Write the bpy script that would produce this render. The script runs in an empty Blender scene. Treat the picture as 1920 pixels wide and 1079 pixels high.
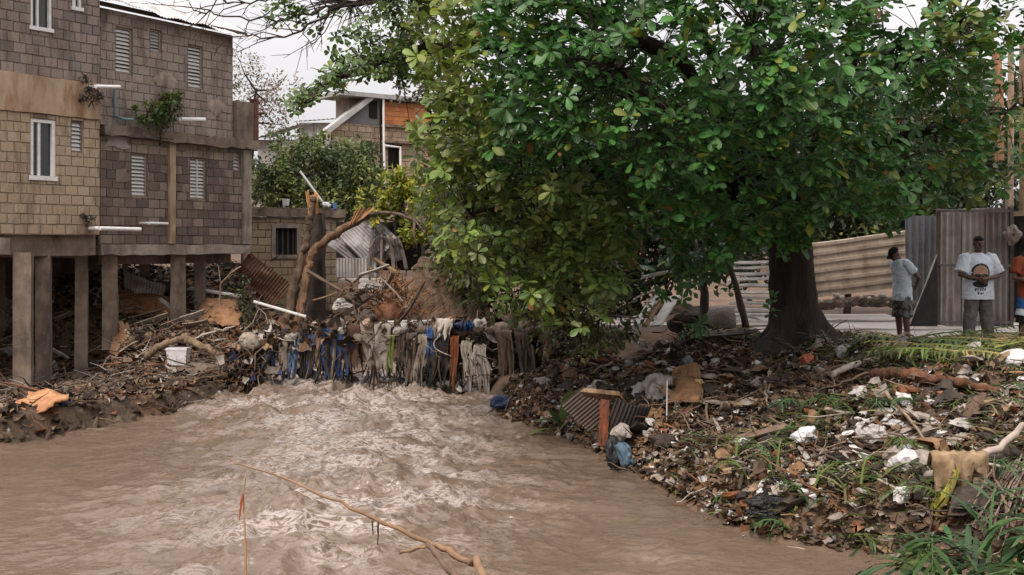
import bpy, bmesh, math, random
import numpy as np
from mathutils import Vector, Matrix, Euler
sc = bpy.context.scene
COL = sc.collection
# ---------------------------------------------------------------- camera
F = 40.0 / 36.0 * 1920.0          # focal length in photograph pixels
HOR = 465.0                       # horizon row
CAMZ = 2.9                        # eye height above the water (z = 0)
cd = bpy.data.cameras.new('camera'); cam = bpy.data.objects.new('camera', cd); COL.objects.link(cam)
cam.location = (0, 0, CAMZ); cam.rotation_euler = (math.radians(90), 0, 0)
cd.lens = 40; cd.sensor_width = 36; cd.shift_y = -(539.5 - HOR) / 1920.0
cd.clip_start = 0.1; cd.clip_end = 3000
sc.camera = cam
# ---------------------------------------------------------------- sky: bright even overcast
SUN_EL, SUN_AZ = math.radians(50), math.radians(-150)     # azimuth from +Y clockwise: behind the camera, to the left
w = bpy.data.worlds.new('World'); sc.world = w; w.use_nodes = True
nt = w.node_tree; nt.nodes.clear()
out = nt.nodes.new('ShaderNodeOutputWorld'); bg = nt.nodes.new('ShaderNodeBackground')
sky = nt.nodes.new('ShaderNodeTexSky'); sky.sky_type = 'NISHITA'; sky.sun_disc = False
sky.sun_elevation = SUN_EL; sky.sun_rotation = SUN_AZ; sky.dust_density = 6; sky.air_density = 1.2
tc = nt.nodes.new('ShaderNodeTexCoord'); nz = nt.nodes.new('ShaderNodeTexNoise')
nz.inputs['Scale'].default_value = 2.2; nz.inputs['Detail'].default_value = 5
nt.links.new(tc.outputs['Generated'], nz.inputs['Vector'])
rp = nt.nodes.new('ShaderNodeValToRGB'); rp.color_ramp.elements[0].position = .35; rp.color_ramp.elements[1].position = .7
rp.color_ramp.elements[0].color = (4.6, 4.5, 4.6, 1); rp.color_ramp.elements[1].color = (5.35, 5.15, 5.15, 1)
nt.links.new(nz.outputs['Fac'], rp.inputs['Fac'])
# overcast luminance rises from the horizon to the zenith (1 + 2 sin h)
sx_ = nt.nodes.new('ShaderNodeSeparateXYZ'); nt.links.new(tc.outputs['Generated'], sx_.inputs[0])
cl_ = nt.nodes.new('ShaderNodeMath'); cl_.operation = 'MAXIMUM'; cl_.inputs[1].default_value = 0; nt.links.new(sx_.outputs['Z'], cl_.inputs[0])
ma_ = nt.nodes.new('ShaderNodeMath'); ma_.operation = 'MULTIPLY_ADD'; ma_.inputs[1].default_value = 2.0; ma_.inputs[2].default_value = 1.0; nt.links.new(cl_.outputs[0], ma_.inputs[0])
vm_ = nt.nodes.new('ShaderNodeVectorMath'); vm_.operation = 'SCALE'; nt.links.new(rp.outputs[0], vm_.inputs[0]); nt.links.new(ma_.outputs[0], vm_.inputs['Scale'])
mx = nt.nodes.new('ShaderNodeMix'); mx.data_type = 'RGBA'; mx.inputs['Factor'].default_value = .93
nt.links.new(sky.outputs[0], mx.inputs['A']); nt.links.new(vm_.outputs[0], mx.inputs['B'])
bg.inputs['Strength'].default_value = .1
nt.links.new(mx.outputs['Result'], bg.inputs['Color']); nt.links.new(bg.outputs[0], out.inputs['Surface'])
sd = bpy.data.lights.new('sun', 'SUN'); so = bpy.data.objects.new('sun', sd); COL.objects.link(so)
sd.energy = 2.1; sd.angle = math.radians(12); sd.color = (1, .92, .82)
sdir = Vector((math.sin(SUN_AZ) * math.cos(SUN_EL), math.cos(SUN_AZ) * math.cos(SUN_EL), math.sin(SUN_EL)))
so.rotation_euler = sdir.to_track_quat('Z', 'Y').to_euler(); so.location = sdir * 60
vs = sc.view_settings; vs.view_transform = 'Standard'; vs.look = 'None'; vs.exposure = 0.58; vs.gamma = 1
vs.use_curve_mapping = False
sc.cycles.max_bounces = 6; sc.cycles.diffuse_bounces = 3; sc.cycles.glossy_bounces = 3
sc.cycles.transmission_bounces = 3; sc.cycles.transparent_max_bounces = 4

# ---------------------------------------------------------------- helpers
rng = np.random.default_rng(7)
random.seed(7)
def P(px, py, d):
    """the point that stands d metres away at that place of the photograph"""
    return Vector(((px - 960) / F * d, d, CAMZ - (py - HOR) / F * d))
def PX(px, d): return (px - 960) / F * d
def PZ(py, d): return CAMZ - (py - HOR) / F * d

def _hash(ix, iy, iz, seed):
    h = (ix * 374761393 + iy * 668265263 + iz * 2147483647 + seed * 974634777) & 0xFFFFFFFF
    h = ((h ^ (h >> 13)) * 1274126177) & 0xFFFFFFFF
    h = ((h ^ (h >> 16)) * 2246822519) & 0xFFFFFFFF
    return ((h ^ (h >> 15)) & 0xFFFFFF) / float(0xFFFFFF)
def vnoise(x, y, z=0.0, seed=0):
    x, y, z = np.broadcast_arrays(np.asarray(x, float), np.asarray(y, float), np.asarray(z, float))
    ix, iy, iz = np.floor(x).astype(np.int64), np.floor(y).astype(np.int64), np.floor(z).astype(np.int64)
    fx, fy, fz = x - ix, y - iy, z - iz
    fx, fy, fz = [f * f * f * (f * (f * 6 - 15) + 10) for f in (fx, fy, fz)]
    def c(a, b, d): return _hash(ix + a, iy + b, iz + d, seed)
    def l(a, b, t): return a + (b - a) * t
    return l(l(l(c(0,0,0), c(1,0,0), fx), l(c(0,1,0), c(1,1,0), fx), fy),
             l(l(c(0,0,1), c(1,0,1), fx), l(c(0,1,1), c(1,1,1), fx), fy), fz)
def fbm(x, y, z=0.0, o=4, seed=0, gain=.5):
    s = 0; a = 1; n = 0
    for k in range(o):
        s = s + a * vnoise(x * 2.03**k, y * 2.03**k, np.asarray(z) * 2.03**k, seed + k); n += a; a *= gain
    return s / n * 2 - 1
def sstep(a, b, x):
    t = np.clip((x - a) / (b - a), 0, 1); return t * t * (3 - 2 * t)

def mesh_np(name, V, faces, col=None, smooth=False, uv=None):
    """V (n,3); faces: list of int arrays of shape (m,k); col (n,3) per vertex"""
    me = bpy.data.meshes.new(name)
    V = np.asarray(V, np.float32)
    faces = [np.asarray(f, np.int32) for f in faces if len(f)]
    idx = np.concatenate([f.ravel() for f in faces]); tot = np.concatenate([np.full(len(f), f.shape[1], np.int32) for f in faces])
    st = np.zeros(len(tot), np.int32); st[1:] = np.cumsum(tot)[:-1]
    me.vertices.add(len(V)); me.vertices.foreach_set('co', V.ravel())
    me.loops.add(len(idx)); me.loops.foreach_set('vertex_index', idx)
    me.polygons.add(len(tot)); me.polygons.foreach_set('loop_start', st); me.polygons.foreach_set('loop_total', tot)
    me.update(calc_edges=True); me.validate()
    if col is not None:
        a = me.color_attributes.new('col', 'FLOAT_COLOR', 'POINT')
        c = np.ones((len(V), 4), np.float32); c[:, :3] = col; a.data.foreach_set('color', c.ravel())
    if uv is not None:
        l = me.attributes.new('luv', 'FLOAT_VECTOR', 'POINT')
        u = np.zeros((len(V), 3), np.float32); u[:, :2] = uv; l.data.foreach_set('vector', u.ravel())
    if smooth: me.polygons.foreach_set('use_smooth', np.ones(len(me.polygons), bool))
    return me
def link(name, data, parent=None, label=None, cat=None, group=None, kind=None):
    o = bpy.data.objects.new(name, data); COL.objects.link(o)
    if parent is not None: o.parent = parent
    if label: o['label'] = label
    if cat: o['category'] = cat
    if group: o['group'] = group
    if kind: o['kind'] = kind
    return o
def thing(name, label, cat, loc=(0, 0, 0), rz=0, group=None):
    o = link(name, None, None, label, cat, group); o.location = loc; o.rotation_euler = (0, 0, rz)
    return o

class MB:
    """collects shapes with a colour each and makes ONE mesh of them"""
    def __init__(s): s.v = []; s.f = []; s.c = []; s.n = 0
    def add(s, V, faces, col=(.5, .5, .5)):
        V = np.asarray(V, float).reshape(-1, 3)
        for f in faces: s.f.append(tuple(int(i) + s.n for i in f))
        s.v.append(V)
        c = np.asarray(col, float)
        s.c.append(np.broadcast_to(c, V.shape).copy() if c.ndim == 1 else c)
        s.n += len(V); return s
    def box(s, c, size, R=None, col=(.5, .5, .5), jit=0.0):
        x, y, z = [d / 2 for d in size]
        V = np.array([[-x,-y,-z],[x,-y,-z],[x,y,-z],[-x,y,-z],[-x,-y,z],[x,-y,z],[x,y,z],[-x,y,z]])
        if jit: V = V + rng.uniform(-jit, jit, V.shape)
        if R is not None: V = V @ np.array(R.to_3x3() if hasattr(R, 'to_3x3') else R).T
        V = V + np.array(c)
        return s.add(V, [(3,2,1,0),(4,5,6,7),(0,1,5,4),(1,2,6,5),(2,3,7,6),(3,0,4,7)], col)
    def tube(s, pts, rad, n=6, col=(.5, .5, .5), caps=True, wob=0.0, oval=1.0):
        pts = np.asarray([tuple(p) for p in pts], float); m = len(pts)
        rad = np.broadcast_to(np.asarray(rad, float), (m,))
        T = np.gradient(pts, axis=0); T /= np.linalg.norm(T, axis=1)[:, None] + 1e-9
        up = np.array([0, 0, 1.0]) if abs(T[0, 2]) < .9 else np.array([1.0, 0, 0])
        V = []
        A = np.cross(T[0], up); A /= np.linalg.norm(A)
        for i in range(m):
            A = A - T[i] * A.dot(T[i]); A /= np.linalg.norm(A) + 1e-9; B = np.cross(T[i], A)
            for k in range(n):
                a = 2 * math.pi * k / n; r = rad[i] * (1 + (rng.uniform(-wob, wob) if wob else 0))
                V.append(pts[i] + r * (math.cos(a) * A * oval + math.sin(a) * B))
        f = [(i*n+k, i*n+(k+1) % n, (i+1)*n+(k+1) % n, (i+1)*n+k) for i in range(m-1) for k in range(n)]
        if caps: f += [tuple(range(n-1, -1, -1)), tuple(range((m-1)*n, m*n))]
        return s.add(V, f, col)
    def grid(s, G, col=(.5, .5, .5)):
        G = np.asarray(G, float); a, b = G.shape[:2]
        f = [(i*b+j, i*b+j+1, (i+1)*b+j+1, (i+1)*b+j) for i in range(a-1) for j in range(b-1)]
        return s.add(G.reshape(-1, 3), f, col if np.ndim(col) == 1 else np.asarray(col).reshape(-1, 3))
    def slab(s, G, thick, col=(.5, .5, .5)):
        """a grid with thickness: front, back and rim"""
        G = np.asarray(G, float); a, b = G.shape[:2]
        du = np.gradient(G, axis=0); dv = np.gradient(G, axis=1); N = np.cross(du, dv)
        N /= np.linalg.norm(N, axis=2)[..., None] + 1e-9
        H = G - N * thick; n = a * b
        V = np.concatenate([G.reshape(-1, 3), H.reshape(-1, 3)])
        f = [(i*b+j, i*b+j+1, (i+1)*b+j+1, (i+1)*b+j) for i in range(a-1) for j in range(b-1)]
        f += [tuple(n + k for k in reversed(q)) for q in f]
        rim = [(0, j) for j in range(b)] + [(i, b-1) for i in range(1, a)] + [(a-1, j) for j in range(b-2, -1, -1)] + [(i, 0) for i in range(a-2, 0, -1)]
        r = [i*b+j for i, j in rim]
        for k in range(len(r)):
            p, q = r[k], r[(k+1) % len(r)]; f.append((q, p, p+n, q+n))
        c = np.asarray(col, float)
        if c.ndim > 1: c = np.concatenate([c.reshape(-1, 3)] * 2)
        return s.add(V, f, c)
    def mesh(s, name='m', smooth=False):
        V = np.concatenate(s.v); C = np.concatenate(s.c)
        me = bpy.data.meshes.new(name); me.from_pydata(V.tolist(), [], s.f); me.update()
        a = me.color_attributes.new('col', 'FLOAT_COLOR', 'POINT')
        c = np.ones((len(V), 4), np.float32); c[:, :3] = C; a.data.foreach_set('color', c.ravel())
        if smooth: me.polygons.foreach_set('use_smooth', np.ones(len(me.polygons), bool))
        return me
    def build(s, name, mat, parent=None, smooth=False, **kw):
        me = s.mesh(name, smooth); me.materials.append(mat)
        return link(name, me, parent, **kw)

# ---------------------------------------------------------------- materials
MATS = {}
def mat(name, base=(.5, .5, .5), base2=None, rough=.8, scale=6, detail=6, bump=.3, bscale=None, attr=False, objrand=0.0,
        spec=.3, metal=0, dist=.01, trans=0.0, lo=.35, hi=.65, coord='Object', stretch=None, stain=None, stain_scale=1.2, stain_fac=.6, sheen=0):
    """procedural surface: two tones mixed by noise, optional per-piece colour (attribute), per-object variation, stains and relief"""
    if name in MATS: return MATS[name]
    m = bpy.data.materials.new(name); m.use_nodes = True; N = m.node_tree.nodes; L = m.node_tree.links
    b = N['Principled BSDF']; b.inputs['Roughness'].default_value = rough; b.inputs['Specular IOR Level'].default_value = spec
    b.inputs['Metallic'].default_value = metal
    t = N.new('ShaderNodeTexCoord'); vec = t.outputs[coord]
    if coord == 'World':
        pass
    if stretch:
        mp = N.new('ShaderNodeMapping'); mp.inputs['Scale'].default_value = stretch; L.new(vec, mp.inputs['Vector']); vec = mp.outputs[0]
    n1 = N.new('ShaderNodeTexNoise'); n1.inputs['Scale'].default_value = scale; n1.inputs['Detail'].default_value = detail; n1.inputs['Roughness'].default_value = .65
    L.new(vec, n1.inputs['Vector'])
    mr = N.new('ShaderNodeMapRange'); mr.inputs['From Min'].default_value = lo; mr.inputs['From Max'].default_value = hi
    L.new(n1.outputs['Fac'], mr.inputs['Value'])
    mxx = N.new('ShaderNodeMix'); mxx.data_type = 'RGBA'; L.new(mr.outputs[0], mxx.inputs['Factor'])
    b2 = base2 if base2 else tuple(c * .6 for c in base)
    mxx.inputs['A'].default_value = (*base, 1); mxx.inputs['B'].default_value = (*b2, 1)
    c = mxx.outputs['Result']
    def mul(c, other, fac=1.0):
        q = N.new('ShaderNodeMix'); q.data_type = 'RGBA'; q.blend_type = 'MULTIPLY'; q.inputs['Factor'].default_value = fac
        L.new(c, q.inputs['A']); L.new(other, q.inputs['B']); return q.outputs['Result']
    if attr:
        at = N.new('ShaderNodeAttribute'); at.attribute_name = 'col'; c = mul(c, at.outputs['Color'])
    if objrand:
        oi = N.new('ShaderNodeObjectInfo'); r = N.new('ShaderNodeMapRange')
        r.inputs['To Min'].default_value = 1 - objrand; r.inputs['To Max'].default_value = 1.0 + objrand * .4
        L.new(oi.outputs['Random'], r.inputs['Value']); c = mul(c, r.outputs[0]); c = mul(c, oi.outputs['Color'])
    if stain:
        n3 = N.new('ShaderNodeTexNoise'); n3.inputs['Scale'].default_value = stain_scale; n3.inputs['Detail'].default_value = 8; n3.inputs['Roughness'].default_value = .7
        geo = N.new('ShaderNodeNewGeometry'); mp3 = N.new('ShaderNodeMapping'); mp3.inputs['Scale'].default_value = (1.6, 1.6, .45)
        L.new(geo.outputs['Position'], mp3.inputs['Vector']); L.new(mp3.outputs[0], n3.inputs['Vector'])
        r3 = N.new('ShaderNodeMapRange'); r3.inputs['From Min'].default_value = .48; r3.inputs['From Max'].default_value = .66; r3.inputs['To Max'].default_value = stain_fac
        L.new(n3.outputs['Fac'], r3.inputs['Value'])
        q = N.new('ShaderNodeMix'); q.data_type = 'RGBA'; L.new(r3.outputs[0], q.inputs['Factor']); L.new(c, q.inputs['A']); q.inputs['B'].default_value = (*stain, 1)
        c = q.outputs['Result']
    L.new(c, b.inputs['Base Color'])
    if bump:
        n2 = N.new('ShaderNodeTexNoise'); n2.inputs['Scale'].default_value = bscale or scale * 5; n2.inputs['Detail'].default_value = 5
        L.new(vec, n2.inputs['Vector'])
        bp = N.new('ShaderNodeBump'); bp.inputs['Strength'].default_value = bump; bp.inputs['Distance'].default_value = dist
        L.new(n2.outputs['Fac'], bp.inputs['Height']); L.new(bp.outputs[0], b.inputs['Normal'])
    if trans:
        tr = N.new('ShaderNodeBsdfTranslucent'); L.new(c, tr.inputs['Color']); ms = N.new('ShaderNodeMixShader'); ms.inputs[0].default_value = trans
        L.new(b.outputs[0], ms.inputs[1]); L.new(tr.outputs[0], ms.inputs[2]); L.new(ms.outputs[0], N['Material Output'].inputs['Surface'])
    MATS[name] = m; return m
W1 = (1, 1, 1)
M_bark = mat('bark', (.05, .034, .027), (.02, .014, .011), .92, scale=6, bump=1.0, bscale=11, dist=.08, stretch=(1, 1, .22))
M_bark_lt = mat('bark_light', (.28, .18, .11), (.14, .085, .05), .85, scale=6, bump=.6, dist=.02)
M_wood = mat('weathered_wood', W1, (.62, .6, .58), .85, scale=4, attr=True, bump=.4, bscale=30)
M_cloth = mat('cloth', W1, (.6, .56, .52), .95, scale=5, attr=True, bump=.5, bscale=40, spec=.1, stain=(.1, .072, .052), stain_scale=4, stain_fac=.8)
M_plastic = mat('plastic', W1, (.75, .72, .7), .45, scale=9, attr=True, bump=.35, bscale=30, spec=.4)
M_scrap = mat('scrap', W1, (.55, .5, .46), .75, scale=9, attr=True, bump=.3, bscale=40, spec=.2)
M_metal = mat('sheet_metal', W1, (.7, .66, .62), .55, scale=3, attr=True, bump=.15, spec=.5, stain=(.13, .06, .03), stain_scale=1.6, stain_fac=.6)
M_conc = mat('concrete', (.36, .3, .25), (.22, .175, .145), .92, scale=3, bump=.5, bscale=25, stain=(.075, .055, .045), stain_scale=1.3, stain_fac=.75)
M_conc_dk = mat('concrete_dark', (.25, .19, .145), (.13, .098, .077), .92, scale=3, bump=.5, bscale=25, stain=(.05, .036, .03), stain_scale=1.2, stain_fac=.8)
M_white = mat('white_paint', (.72, .71, .7), (.6, .58, .56), .5, scale=8, bump=.1)
M_dark = mat('dark_inside', (.02, .018, .016), (.012, .01, .01), .9, bump=0)  # near-black colour painted in place of unlit interiors
M_glass = mat('window_glass', (.02, .022, .025), (.03, .03, .03), .08, spec=.6, bump=0)
M_attr = mat('tinted', W1, (.8, .78, .76), .8, scale=7, attr=True, bump=.3)
# ================================================================ terrain
LSH = np.array([(-30, -14), (-14, -2), (-10.5, 8), (-9.3, 13), (-8.3, 15.5), (-7.63, 16.95), (-7.13, 17.7), (-6.68, 18.75), (-6.08, 19.64), (-5.66, 20.8), (-5.26, 22.9), (-5.5, 26), (-5.6, 33)])
RSH = np.array([(30, 3), (14, 7), (7, 9), (5.2, 9.8), (3.87, 10.57), (3.28, 10.95), (2.77, 11.35), (2.34, 11.9), (2.04, 13.16), (1.6, 14.73), (1.28, 16.07), (.66, 17.67), (-.1, 19.0), (-.5, 21), (-.6, 22), (-.5, 24), (-.3, 27), (0, 33)])
def dist_poly(x, y, pl):
    best = np.full(np.shape(x), 1e9)
    for (ax, ay), (bx, by) in zip(pl[:-1], pl[1:]):
        dx, dy = bx - ax, by - ay; t = np.clip(((x - ax) * dx + (y - ay) * dy) / (dx * dx + dy * dy), 0, 1)
        best = np.minimum(best, np.hypot(x - ax - t * dx, y - ay - t * dy))
    return best
def terrain(x, y):
    x = np.asarray(x, float); y = np.asarray(y, float)
    xl = np.interp(y, LSH[:, 1], LSH[:, 0]); xr = np.interp(y, RSH[:, 1], RSH[:, 0])
    dl, dr = dist_poly(x, y, LSH), dist_poly(x, y, RSH)
    n1 = fbm(x * .9, y * .9, 0, 4, 3); n2 = fbm(x * 3.1, y * 3.1, 0, 3, 9)
    edge = .5 + .5 * vnoise(x * 1.3, y * 1.3, 0, 5)
    hl = (.24 + .16 * edge) * sstep(0, .22, dl) + (.75 * sstep(21.5, 25.5, y) + 1.25 * sstep(25.5, 31, y)) * sstep(.1, 1.6, dl) + .1 * n1 * sstep(.3, 2, dl) + .04 * n2 * sstep(0, .4, dl)
    low = 1 - sstep(-8.9, -7.9, x + .3656 * (y - 24))          # hollow under the tan house
    hl = hl + (.06 - hl) * low * sstep(.9, 1.9, dl) * (1 - sstep(25.5, 27.5, y))
    hr = .44 * sstep(0, .4, dr) + .86 * sstep(0, 4.6, dr) ** .9
    bumps = sstep(.2, 1.2, dr) * (1 - sstep(4.6, 6, dr))
    hr = hr + bumps * (.33 * n1 + .14 * n2) + .015 * n1
    hc = -.7 * sstep(0, .8, np.minimum(dl, dr))
    h = np.where(x < xl, hl, np.where(x > xr, hr, hc))
    h = h + (1.15 - h) * sstep(27.2, 29.5, y) * (x > xl) * (1 - sstep(1.0, 3.0, x - xr))
    far = sstep(34, 75, y)
    h = h + far * (4.2 * sstep(4, -10, x) + 1.0) + sstep(60, 200, y) * 9 * sstep(30, -60, x)
    h = np.where(y < 5, h + (1.25 - h) * (1 - sstep(3.2, 4.8, y)), h)
    return h
def gz(x, y): return float(terrain(np.array([x]), np.array([y]))[0])
def axis(dense0, dense1, step, lo, hi):
    a = list(np.arange(dense0, dense1, step)); s = step; v = a[-1]
    while v < hi: s *= 1.25; v += s; a.append(v)
    s = step; v = a[0]
    while v > lo: s *= 1.25; v -= s; a.insert(0, v)
    return np.array(a)
def grid_faces(a, b):
    i = np.arange(a * b).reshape(a, b)
    return np.stack([i[:-1, :-1], i[:-1, 1:], i[1:, 1:], i[1:, :-1]], -1).reshape(-1, 4)
gx = axis(-11, 9, .09, -420, 420); gy = axis(9, 31, .09, -40, 900)
X, Y = np.meshgrid(gx, gy); Z = terrain(X, Y)
me = mesh_np('ground', np.stack([X, Y, Z], -1).reshape(-1, 3), [grid_faces(len(gy), len(gx))], smooth=True)
M_mud = mat('mud', (.15, .1, .068), (.07, .05, .038), .9, scale=1.3, bump=.8, bscale=14, dist=.04, stain=(.2, .095, .045), stain_scale=.55, stain_fac=.65)
me.materials.append(M_mud)
ground = link('ground', me, kind='structure'); ground['label'] = 'brown muddy river banks and ground'

# ================================================================ river
def water_h(x, y):
    px = x / np.maximum(y, 3) * F + 960; py = HOR + CAMZ * F / np.maximum(y, 3)
    chop = np.exp(-((px - 690 - (py - 800) * .25) / 330) ** 2) * sstep(1130, 900, py) * .8 + .6 * np.exp(-((px - 500) / 330) ** 2) * sstep(880, 960, py)
    rap = np.exp(-((y - 23.2) / 2.6) ** 2) * .9
    near = .35 * np.exp(-((px - 1250) / 90) ** 2 - ((py - 1045) / 30) ** 2)
    A = .13 + chop + rap + near
    wx = x + .35 * fbm(x * .8, y * .8, 0, 3, 21); wy = y + .5 * fbm(x * .8, y * .6, 0, 3, 22)
    r1 = 1 - np.abs(fbm(wx * .75, wy * 1.25, 0, 3, 31))                      # sharp crests
    r2 = 1 - np.abs(fbm(wx * 2.1, wy * 3.0, .3, 3, 41))
    r3 = 1 - np.abs(fbm(wx * 5.5, wy * 7.5, .7, 2, 51))
    s1 = fbm(wx * 1.1 + .5 * wy, wy * 1.6, 0, 2, 61)
    h = .050 * (r1 ** 3) + .052 * (r2 ** 2.5) + .022 * r3 ** 2 + .035 * s1
    return A * h * 2.3 - .06 + (.25 + .75 * np.minimum(A, 1)) * .007 * (1 - np.abs(fbm(wx * 9, wy * 15, .2, 2, 71))), A
wx_ = np.arange(-12.5, 8.6, .035)
py_ = np.linspace(1180, 650, 430); wy_ = CAMZ * F / (py_ - HOR)
X, Y = np.meshgrid(wx_, wy_); Zw, A = water_h(X, Y)
crest = sstep(.045, .1, Zw) * sstep(.5, 1.1, A)
fo0 = np.clip(crest * (.35 + .65 * sstep(.4, .65, vnoise(X * 4, Y * 4, 0, 77))) + .45 * sstep(.95, 1.3, A) * sstep(.5, .75, vnoise(X * 3, Y * 3, 0, 78)), 0, 1)
foam_glint = np.clip(sstep(.25, 1.0, A) * .46 * sstep(.3, .62, vnoise(X * 1.3, Y * 2.2, 0, 91)) + .2 * fo0 + .04, 0, 1)  # where pale foam and painted ripple highlights appear
me = mesh_np('river', np.stack([X, Y, Zw], -1).reshape(-1, 3), [grid_faces(*X.shape)], np.repeat(foam_glint.reshape(-1, 1), 3, 1), smooth=True)
def water_mat():
    m = bpy.data.materials.new('muddy_water'); m.use_nodes = True; N = m.node_tree.nodes; L = m.node_tree.links; b = N['Principled BSDF']
    b.inputs['Roughness'].default_value = .05; b.inputs['IOR'].default_value = 1.33; b.inputs['Specular IOR Level'].default_value = .65
    t = N.new('ShaderNodeTexCoord'); n = N.new('ShaderNodeTexNoise'); n.inputs['Scale'].default_value = .5; n.inputs['Detail'].default_value = 5
    L.new(t.outputs['Object'], n.inputs['Vector'])
    a = N.new('ShaderNodeMix'); a.data_type = 'RGBA'; a.inputs['A'].default_value = (.115, .077, .053, 1); a.inputs['B'].default_value = (.165, .114, .08, 1); L.new(n.outputs['Fac'], a.inputs['Factor'])
    at = N.new('ShaderNodeAttribute'); at.attribute_name = 'col'
    n4 = N.new('ShaderNodeTexNoise'); n4.inputs['Scale'].default_value = 1; n4.inputs['Detail'].default_value = 9; n4.inputs['Roughness'].default_value = .68; n4.inputs['Distortion'].default_value = 1.2
    mp4 = N.new('ShaderNodeMapping'); mp4.inputs['Scale'].default_value = (3.6, 9, 6); L.new(t.outputs['Object'], mp4.inputs['Vector']); L.new(mp4.outputs[0], n4.inputs['Vector'])
    r4 = N.new('ShaderNodeMapRange'); r4.inputs['From Min'].default_value = .075; r4.inputs['From Max'].default_value = .012
    su = N.new('ShaderNodeMath'); su.operation = 'SUBTRACT'; su.inputs[1].default_value = .5; L.new(n4.outputs['Fac'], su.inputs[0]); ab4 = N.new('ShaderNodeMath'); ab4.operation = 'ABSOLUTE'; L.new(su.outputs[0], ab4.inputs[0]); L.new(ab4.outputs[0], r4.inputs['Value'])
    mu = N.new('ShaderNodeMath'); mu.operation = 'MULTIPLY'; L.new(at.outputs['Fac'], mu.inputs[0]); L.new(r4.outputs[0], mu.inputs[1])
    f = N.new('ShaderNodeMix'); f.data_type = 'RGBA'; L.new(mu.outputs[0], f.inputs['Factor']); L.new(a.outputs['Result'], f.inputs['A']); f.inputs['B'].default_value = (.53, .455, .425, 1)  # pale streaks: foam, and bright ripple highlights put into the colour
    L.new(f.outputs['Result'], b.inputs['Base Color'])
    mp = N.new('ShaderNodeMapping'); mp.inputs['Scale'].default_value = (11, 19, 9); L.new(t.outputs['Object'], mp.inputs['Vector'])
    n2 = N.new('ShaderNodeTexNoise'); n2.inputs['Scale'].default_value = 1; n2.inputs['Detail'].default_value = 6; n2.inputs['Distortion'].default_value = .6; L.new(mp.outputs[0], n2.inputs['Vector'])
    bp = N.new('ShaderNodeBump'); bp.inputs['Strength'].default_value = .6; bp.inputs['Distance'].default_value = .03; L.new(n2.outputs['Fac'], bp.inputs['Height']); L.new(bp.outputs[0], b.inputs['Normal'])
    return m
me.materials.append(water_mat())
river = link('river', me, kind='structure'); river['label'] = 'fast muddy brown river water with choppy ripples'

# concrete yard behind the tree: cast slabs with joints between them
yard = thing('concrete_yard', 'pale concrete yard slabs behind the tree trunk', 'pavement', (0, 0, 0)); del yard['category']; yard['kind'] = 'structure'
M_yard = mat('yard_concrete', (.5, .45, .42), (.4, .35, .32), .85, scale=2.2, bump=.3, bscale=30, stain=(.24, .2, .17), stain_scale=.8, stain_fac=.5)
for (x0, x1, y0, y1, dz) in ((5.6, 8.3, 19.6, 21.2, 0), (5.4, 8.4, 21.23, 23.2, .03), (8.33, 11, 20.6, 23.2, .01), (5.2, 8.4, 23.23, 25.6, .05), (1.8, 5.15, 22.3, 25.6, .02), (3.6, 5.35, 20.9, 22.27, .0)):
    b = MB(); G = np.array([[(x, y, 1.36 + dz + .008 * rng.normal()) for y in np.linspace(y0, y1, 6)] for x in np.linspace(x0, x1, 8)]); b.slab(G, .14)
    b.build('slab', M_yard, yard)

# ================================================================ block houses
def block_mesh(k):
    c = .03; r = np.random.default_rng(100 + k)
    V = np.array([(0,1,0),(1,1,0),(1,1,1),(0,1,1),(0,.35,0),(1,.35,0),(1,.35,1),(0,.35,1),(c,0,c*1.3),(1-c,0,c*1.3),(1-c,0,1-c*1.3),(c,0,1-c*1.3)], float)
    V[8:] += r.uniform(-.02, .02, (4, 3)) * (1, 2.5, 1.4)
    f = [(0,1,2,3),(4,5,1,0),(5,6,2,1),(6,7,3,2),(7,4,0,3),(8,9,5,4),(9,10,6,5),(10,11,7,6),(11,8,4,7),(11,10,9,8)]
    f = [tuple(reversed(q)) for q in f]
    return V, f
M_block = mat('block_face', W1, (.72, .7, .68), .93, scale=9, bump=.5, bscale=60, objrand=.001, stain=(.085, .06, .046), stain_scale=1.5, stain_fac=.75)
M_block_j = mat('block_face_joined', W1, (.72, .7, .68), .93, scale=9, bump=.5, bscale=60, attr=True, stain=(.085, .06, .046), stain_scale=1.5, stain_fac=.75)
M_mortar = mat('mortar', (.25, .2, .17), (.17, .135, .113), .95, scale=8, bump=.5, stain=(.05, .04, .03), stain_scale=1.0)
BLK = []
for k in range(4):
    V, f = block_mesh(k); me = bpy.data.meshes.new('block'); me.from_pydata(V.tolist(), [], f); me.update(); me.materials.append(M_block); BLK.append(me)

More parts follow.
